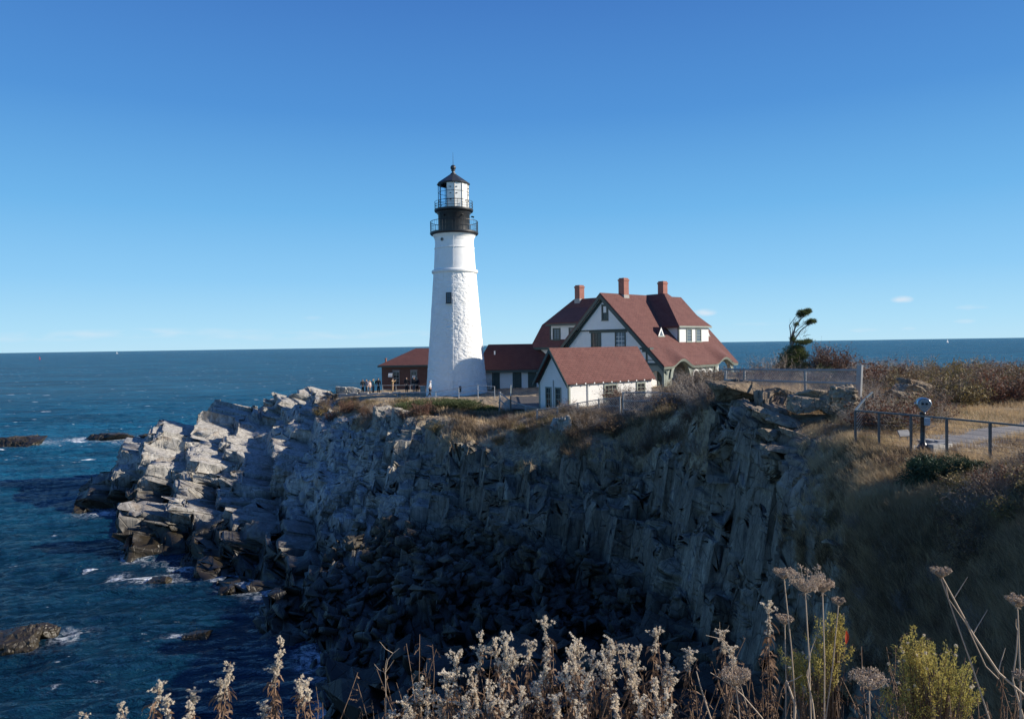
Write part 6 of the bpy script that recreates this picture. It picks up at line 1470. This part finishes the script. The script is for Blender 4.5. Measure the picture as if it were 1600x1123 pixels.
# ------------------------------------------------------------------ people on the walkway
def skinm(name, verts, edges, radii, m, parent, root=0, lv=1):
    me = bpy.data.meshes.new(name); me.from_pydata(verts, edges, []); o = link(name, me, parent); me.materials.append(m)
    sk = o.modifiers.new('skin', 'SKIN'); me.skin_vertices[0]
    for i, r in enumerate(radii):
        r = (r, r) if not isinstance(r, tuple) else r
        me.skin_vertices[0].data[i].radius = r; me.skin_vertices[0].data[i].use_root = (i == root)
    o.modifiers.new('sub', 'SUBSURF').levels = lv; o.modifiers['sub'].render_levels = lv; return o
SKN = mat('skin', (.45, .28, .20), .55)
def person(px, pyf, Y, face, top, legs, hair, label, pose='stand', h=1.68, hood=False):
    f = P(px, pyf, Y); o = empty('person', f, R(face), label, 'person'); k = h/1.68
    st = .0 if pose != 'walk' else .20
    hips, waist, chest, neck, head = (0, 0, .88), (0, -.01, 1.05), (0, 0, 1.28), (0, -.01, 1.42), (0, -.02, 1.52)
    ar = {'stand': ((.24, .02, 1.12), (.25, -.06, .88)), 'walk': ((.23, -.14, 1.12), (.20, -.26, .92)), 'raise': ((.22, -.20, 1.22), (.10, -.36, 1.42)), 'hold': ((.28, .0, 1.14), (.45, -.02, .98))}[pose]
    al = {'stand': ((-.24, .02, 1.12), (-.25, -.06, .88)), 'walk': ((-.23, .14, 1.12), (-.24, .12, .88)), 'raise': ((-.22, -.16, 1.20), (-.08, -.36, 1.40)), 'hold': ((-.24, .02, 1.12), (-.24, -.08, .9))}[pose]
    def hand_end(a): e, w_ = Vector(a[0]), Vector(a[1]); return w_+(w_-e).normalized()*.09
    V = [hips, waist, chest, neck, head, (0, -.03, 1.63), (0, -.115, 1.53), (.17, 0, 1.36), ar[0], ar[1], hand_end(ar), (-.17, 0, 1.36), al[0], al[1], hand_end(al), (.09, -st*.5, .48), (.09, -st*.2+st*.9*.5, .08), (.09, -.12+st*.45, .03), (-.09, st*.3, .48), (-.09, -st, .08), (-.09, -.12-st, .03)]
    E = [(0, 1), (1, 2), (2, 3), (3, 4), (4, 5), (4, 6), (2, 7), (7, 8), (8, 9), (9, 10), (2, 11), (11, 12), (12, 13), (13, 14), (0, 15), (15, 16), (16, 17), (0, 18), (18, 19), (19, 20)]
    Rr = [(.13, .10), (.11, .09), (.14, .10), .05, .085, .07, .018, .06, .043, .028, .035, .06, .043, .028, .035, .065, .038, .04, .065, .038, .04]
    V = [tuple(c*k for c in v) for v in V]; skinm('person', V, E, [tuple(x*k for x in r) if isinstance(r, tuple) else r*k for r in Rr], SKN, o).name = 'body'
    jm = mat('jacket', top, .8); tm = mat('trousers', legs, .8); hm = mat('hair', hair, .7)
    jv = [0, 1, 2, 3, 7, 8, 9, 11, 12, 13]; je = [(0, 1), (1, 2), (2, 3), (2, 4), (4, 5), (5, 6), (2, 7), (7, 8), (8, 9)]; jr_ = [(.165, .135), (.15, .12), (.175, .13), .07, .085, .062, .048, .085, .062, .048]
    skinm('jacket', [V[i] for i in jv], je, [tuple(x*k for x in r) if isinstance(r, tuple) else r*k for r in jr_], jm, o)
    tv = [0, 15, 16, 18, 19]; skinm('trousers', [V[i] for i in tv], [(0, 1), (1, 2), (0, 3), (3, 4)], [(.145*k, .12*k), .085*k, .06*k, .085*k, .06*k], tm, o)
    for i, j in ((16, 17), (19, 20)): skinm('shoe', [V[i], V[j]], [(0, 1)], [.055*k, .05*k], mat('shoe', (.03, .03, .03), .6), o)
    hv = [(0, .02*k, 1.66*k), (0, .06*k, 1.56*k), (0, .07*k, (1.40 if not hood else 1.45)*k)]; skinm('hair' if not hood else 'hood', hv, [(0, 1), (1, 2)], [.095*k, .095*k, .05*k], hm if not hood else jm, o)
    return o
BLKc, GRY, TAN, WHT, TEAL = (.012, .012, .015), (.10, .10, .11), (.40, .27, .14), (.75, .75, .75), (.10, .28, .30)
DK, BR, BL = (.015, .012, .01), (.09, .045, .02), (.40, .28, .14)
person(567, 614, 88, 20, BLKc, BLKc, DK, 'person in black at the left of the standing group near the railing')
person(573, 614, 88.5, -20, (.35, .33, .35), GRY, BR, 'person in a light grey top inside the standing group')
person(578, 614.5, 87, 60, (.5, .38, .34), GRY, BL, 'person in a pale pink jacket in the middle of the standing group', h=1.55)
person(583.5, 613.5, 88, -50, TEAL, GRY, BL, 'person in a teal jacket with pale hat in the standing group')
person(591.5, 613.5, 88, 10, BLKc, BLKc, DK, 'person in black with dark red hair at the right of the group', h=1.8)
person(613.5, 613, 90, 80, TAN, (.30, .21, .12), DK, 'person in a tan coat taking a photo by the brick wall', 'raise', 1.75)
person(635.5, 612.5, 87, 0, BLKc, BLKc, DK, 'person in black standing between the two brick building windows', 'hold', 1.78)
person(647, 612.5, 87, 0, BLKc, GRY, DK, 'left person of the black dressed couple beside the brick wall', 'stand', 1.8)
person(652, 612.5, 87.4, 0, BLKc, BLKc, BL, 'right person of the black dressed couple beside the brick wall', 'stand', 1.72)
person(672.5, 619, 76, -70, WHT, BLKc, (.5, .4, .3), 'person in a white hooded top walking in front of the tower', 'walk', 1.66, True)
# dark viewing board on a post, waste bin, pale benches on the terrace
q = P(581.5, 598, 89); vb = empty('viewing_board', (q.x, q.y, 8.9), 0, 'black board on a post above the standing group', 'board')
m = MB(); m.tube([(0, .1, -.3), (0, .1, q.z-8.9)], .035, 6); m.build('post', BLACK, vb)
m = MB(); z_ = q.z-8.9; m.slab([(-.5, 0, z_-.18), (-.15, 0, z_-.10), (.15, 0, z_-.10), (.5, 0, z_-.20), (.5, 0, z_+.24), (.12, 0, z_+.12), (-.15, 0, z_+.14), (-.5, 0, z_+.20)], (0, .06, 0)); m.build('board', BLACK, vb)
q = P(718.5, 604, 78); wb = empty('waste_bin', (q.x, q.y, terr(718, 78)), 0, 'dark waste bin with domed lid in front of the tower base', 'waste bin'); hb = q.z-terr(718, 78)+.35
m = MB(); m.lathe([(.26, 0), (.28, hb*.55), (.27, hb*.62)], 14, close=True); m.build('bin', BLACK, wb); m = MB(); m.lathe([(.29, hb*.62), (.24, hb*.78), (.12, hb*.9), (.02, hb*.93)], 14); m.build('lid', mat('dark_red_lid', (.06, .015, .012), .5), wb)
q = P(661, 611, 83); m = MB(); m.box(-.28, -.25, -.3, .28, .25, .95); m.box(-.32, -.29, .95, .32, .29, 1.05); o = m.build('stone_pier', CONC, None, loc=(q.x, q.y, 9.2)); tag(o, 'short pale stone pier at the left foot of the lighthouse', 'pier')
m = MB(); m.box(-4.6, -.2, -.8, 4.6, .2, .18)
for i in range(8): m.box(-4.5+i*1.25, -.26, .18, -4.5+i*1.25+.9, .26, .26+.05*(i % 3))
q = P(590, 616, 86); o = m.build('low_wall', CONC, None, loc=(q.x, q.y, q.z-.1)); tag(o, 'low pale stone wall at the edge of the walkway terrace', 'wall')
for i, (px, py, lb) in enumerate(((540, 611, 'pale sunlit rock slab at the left end of the terrace'), (552, 610, 'long pale rock slab left of the standing group'), (546, 616, 'low pale rock just below the long slab on the terrace'))):
    big_rock(80+i, px, py, 90, (1.3, .9, .5), (0, 8-9*i, 10), lb, slate=0)
# timber boardwalk with handrails beside the shed
bwk = empty('boardwalk', (.6, 66, 9.6), 0, 'shaded timber boardwalk ramp with green handrails between passage building and shed', 'boardwalk')
m = MB()
for i in range(46): y_ = -9+i*.30; m.box(-.8, y_, .12, 2.2, y_+.26, .17)
m.box(-.7, -9, -.5, -.6, 4.8, .12); m.box(2.0, -9, -.5, 2.1, 4.8, .12); m.build('deck', paint('shaded_timber', (.10, .09, .08), .8, .4), bwk)  # timber darkened: shade on the deck is put into its colour
for sx_ in (-.75, 2.15):
    m = MB(); m.tube([(sx_, -8.8, 1.15), (sx_, 4.6, 1.25)], .05, 6); m.build('handrail', SAGE, bwk)
    for y_ in (-8.6, -4.2, .2, 4.4): m = MB(); m.tube([(sx_, y_, -.4), (sx_, y_, 1.15)], .045, 6); m.build('post', BLACK, bwk)
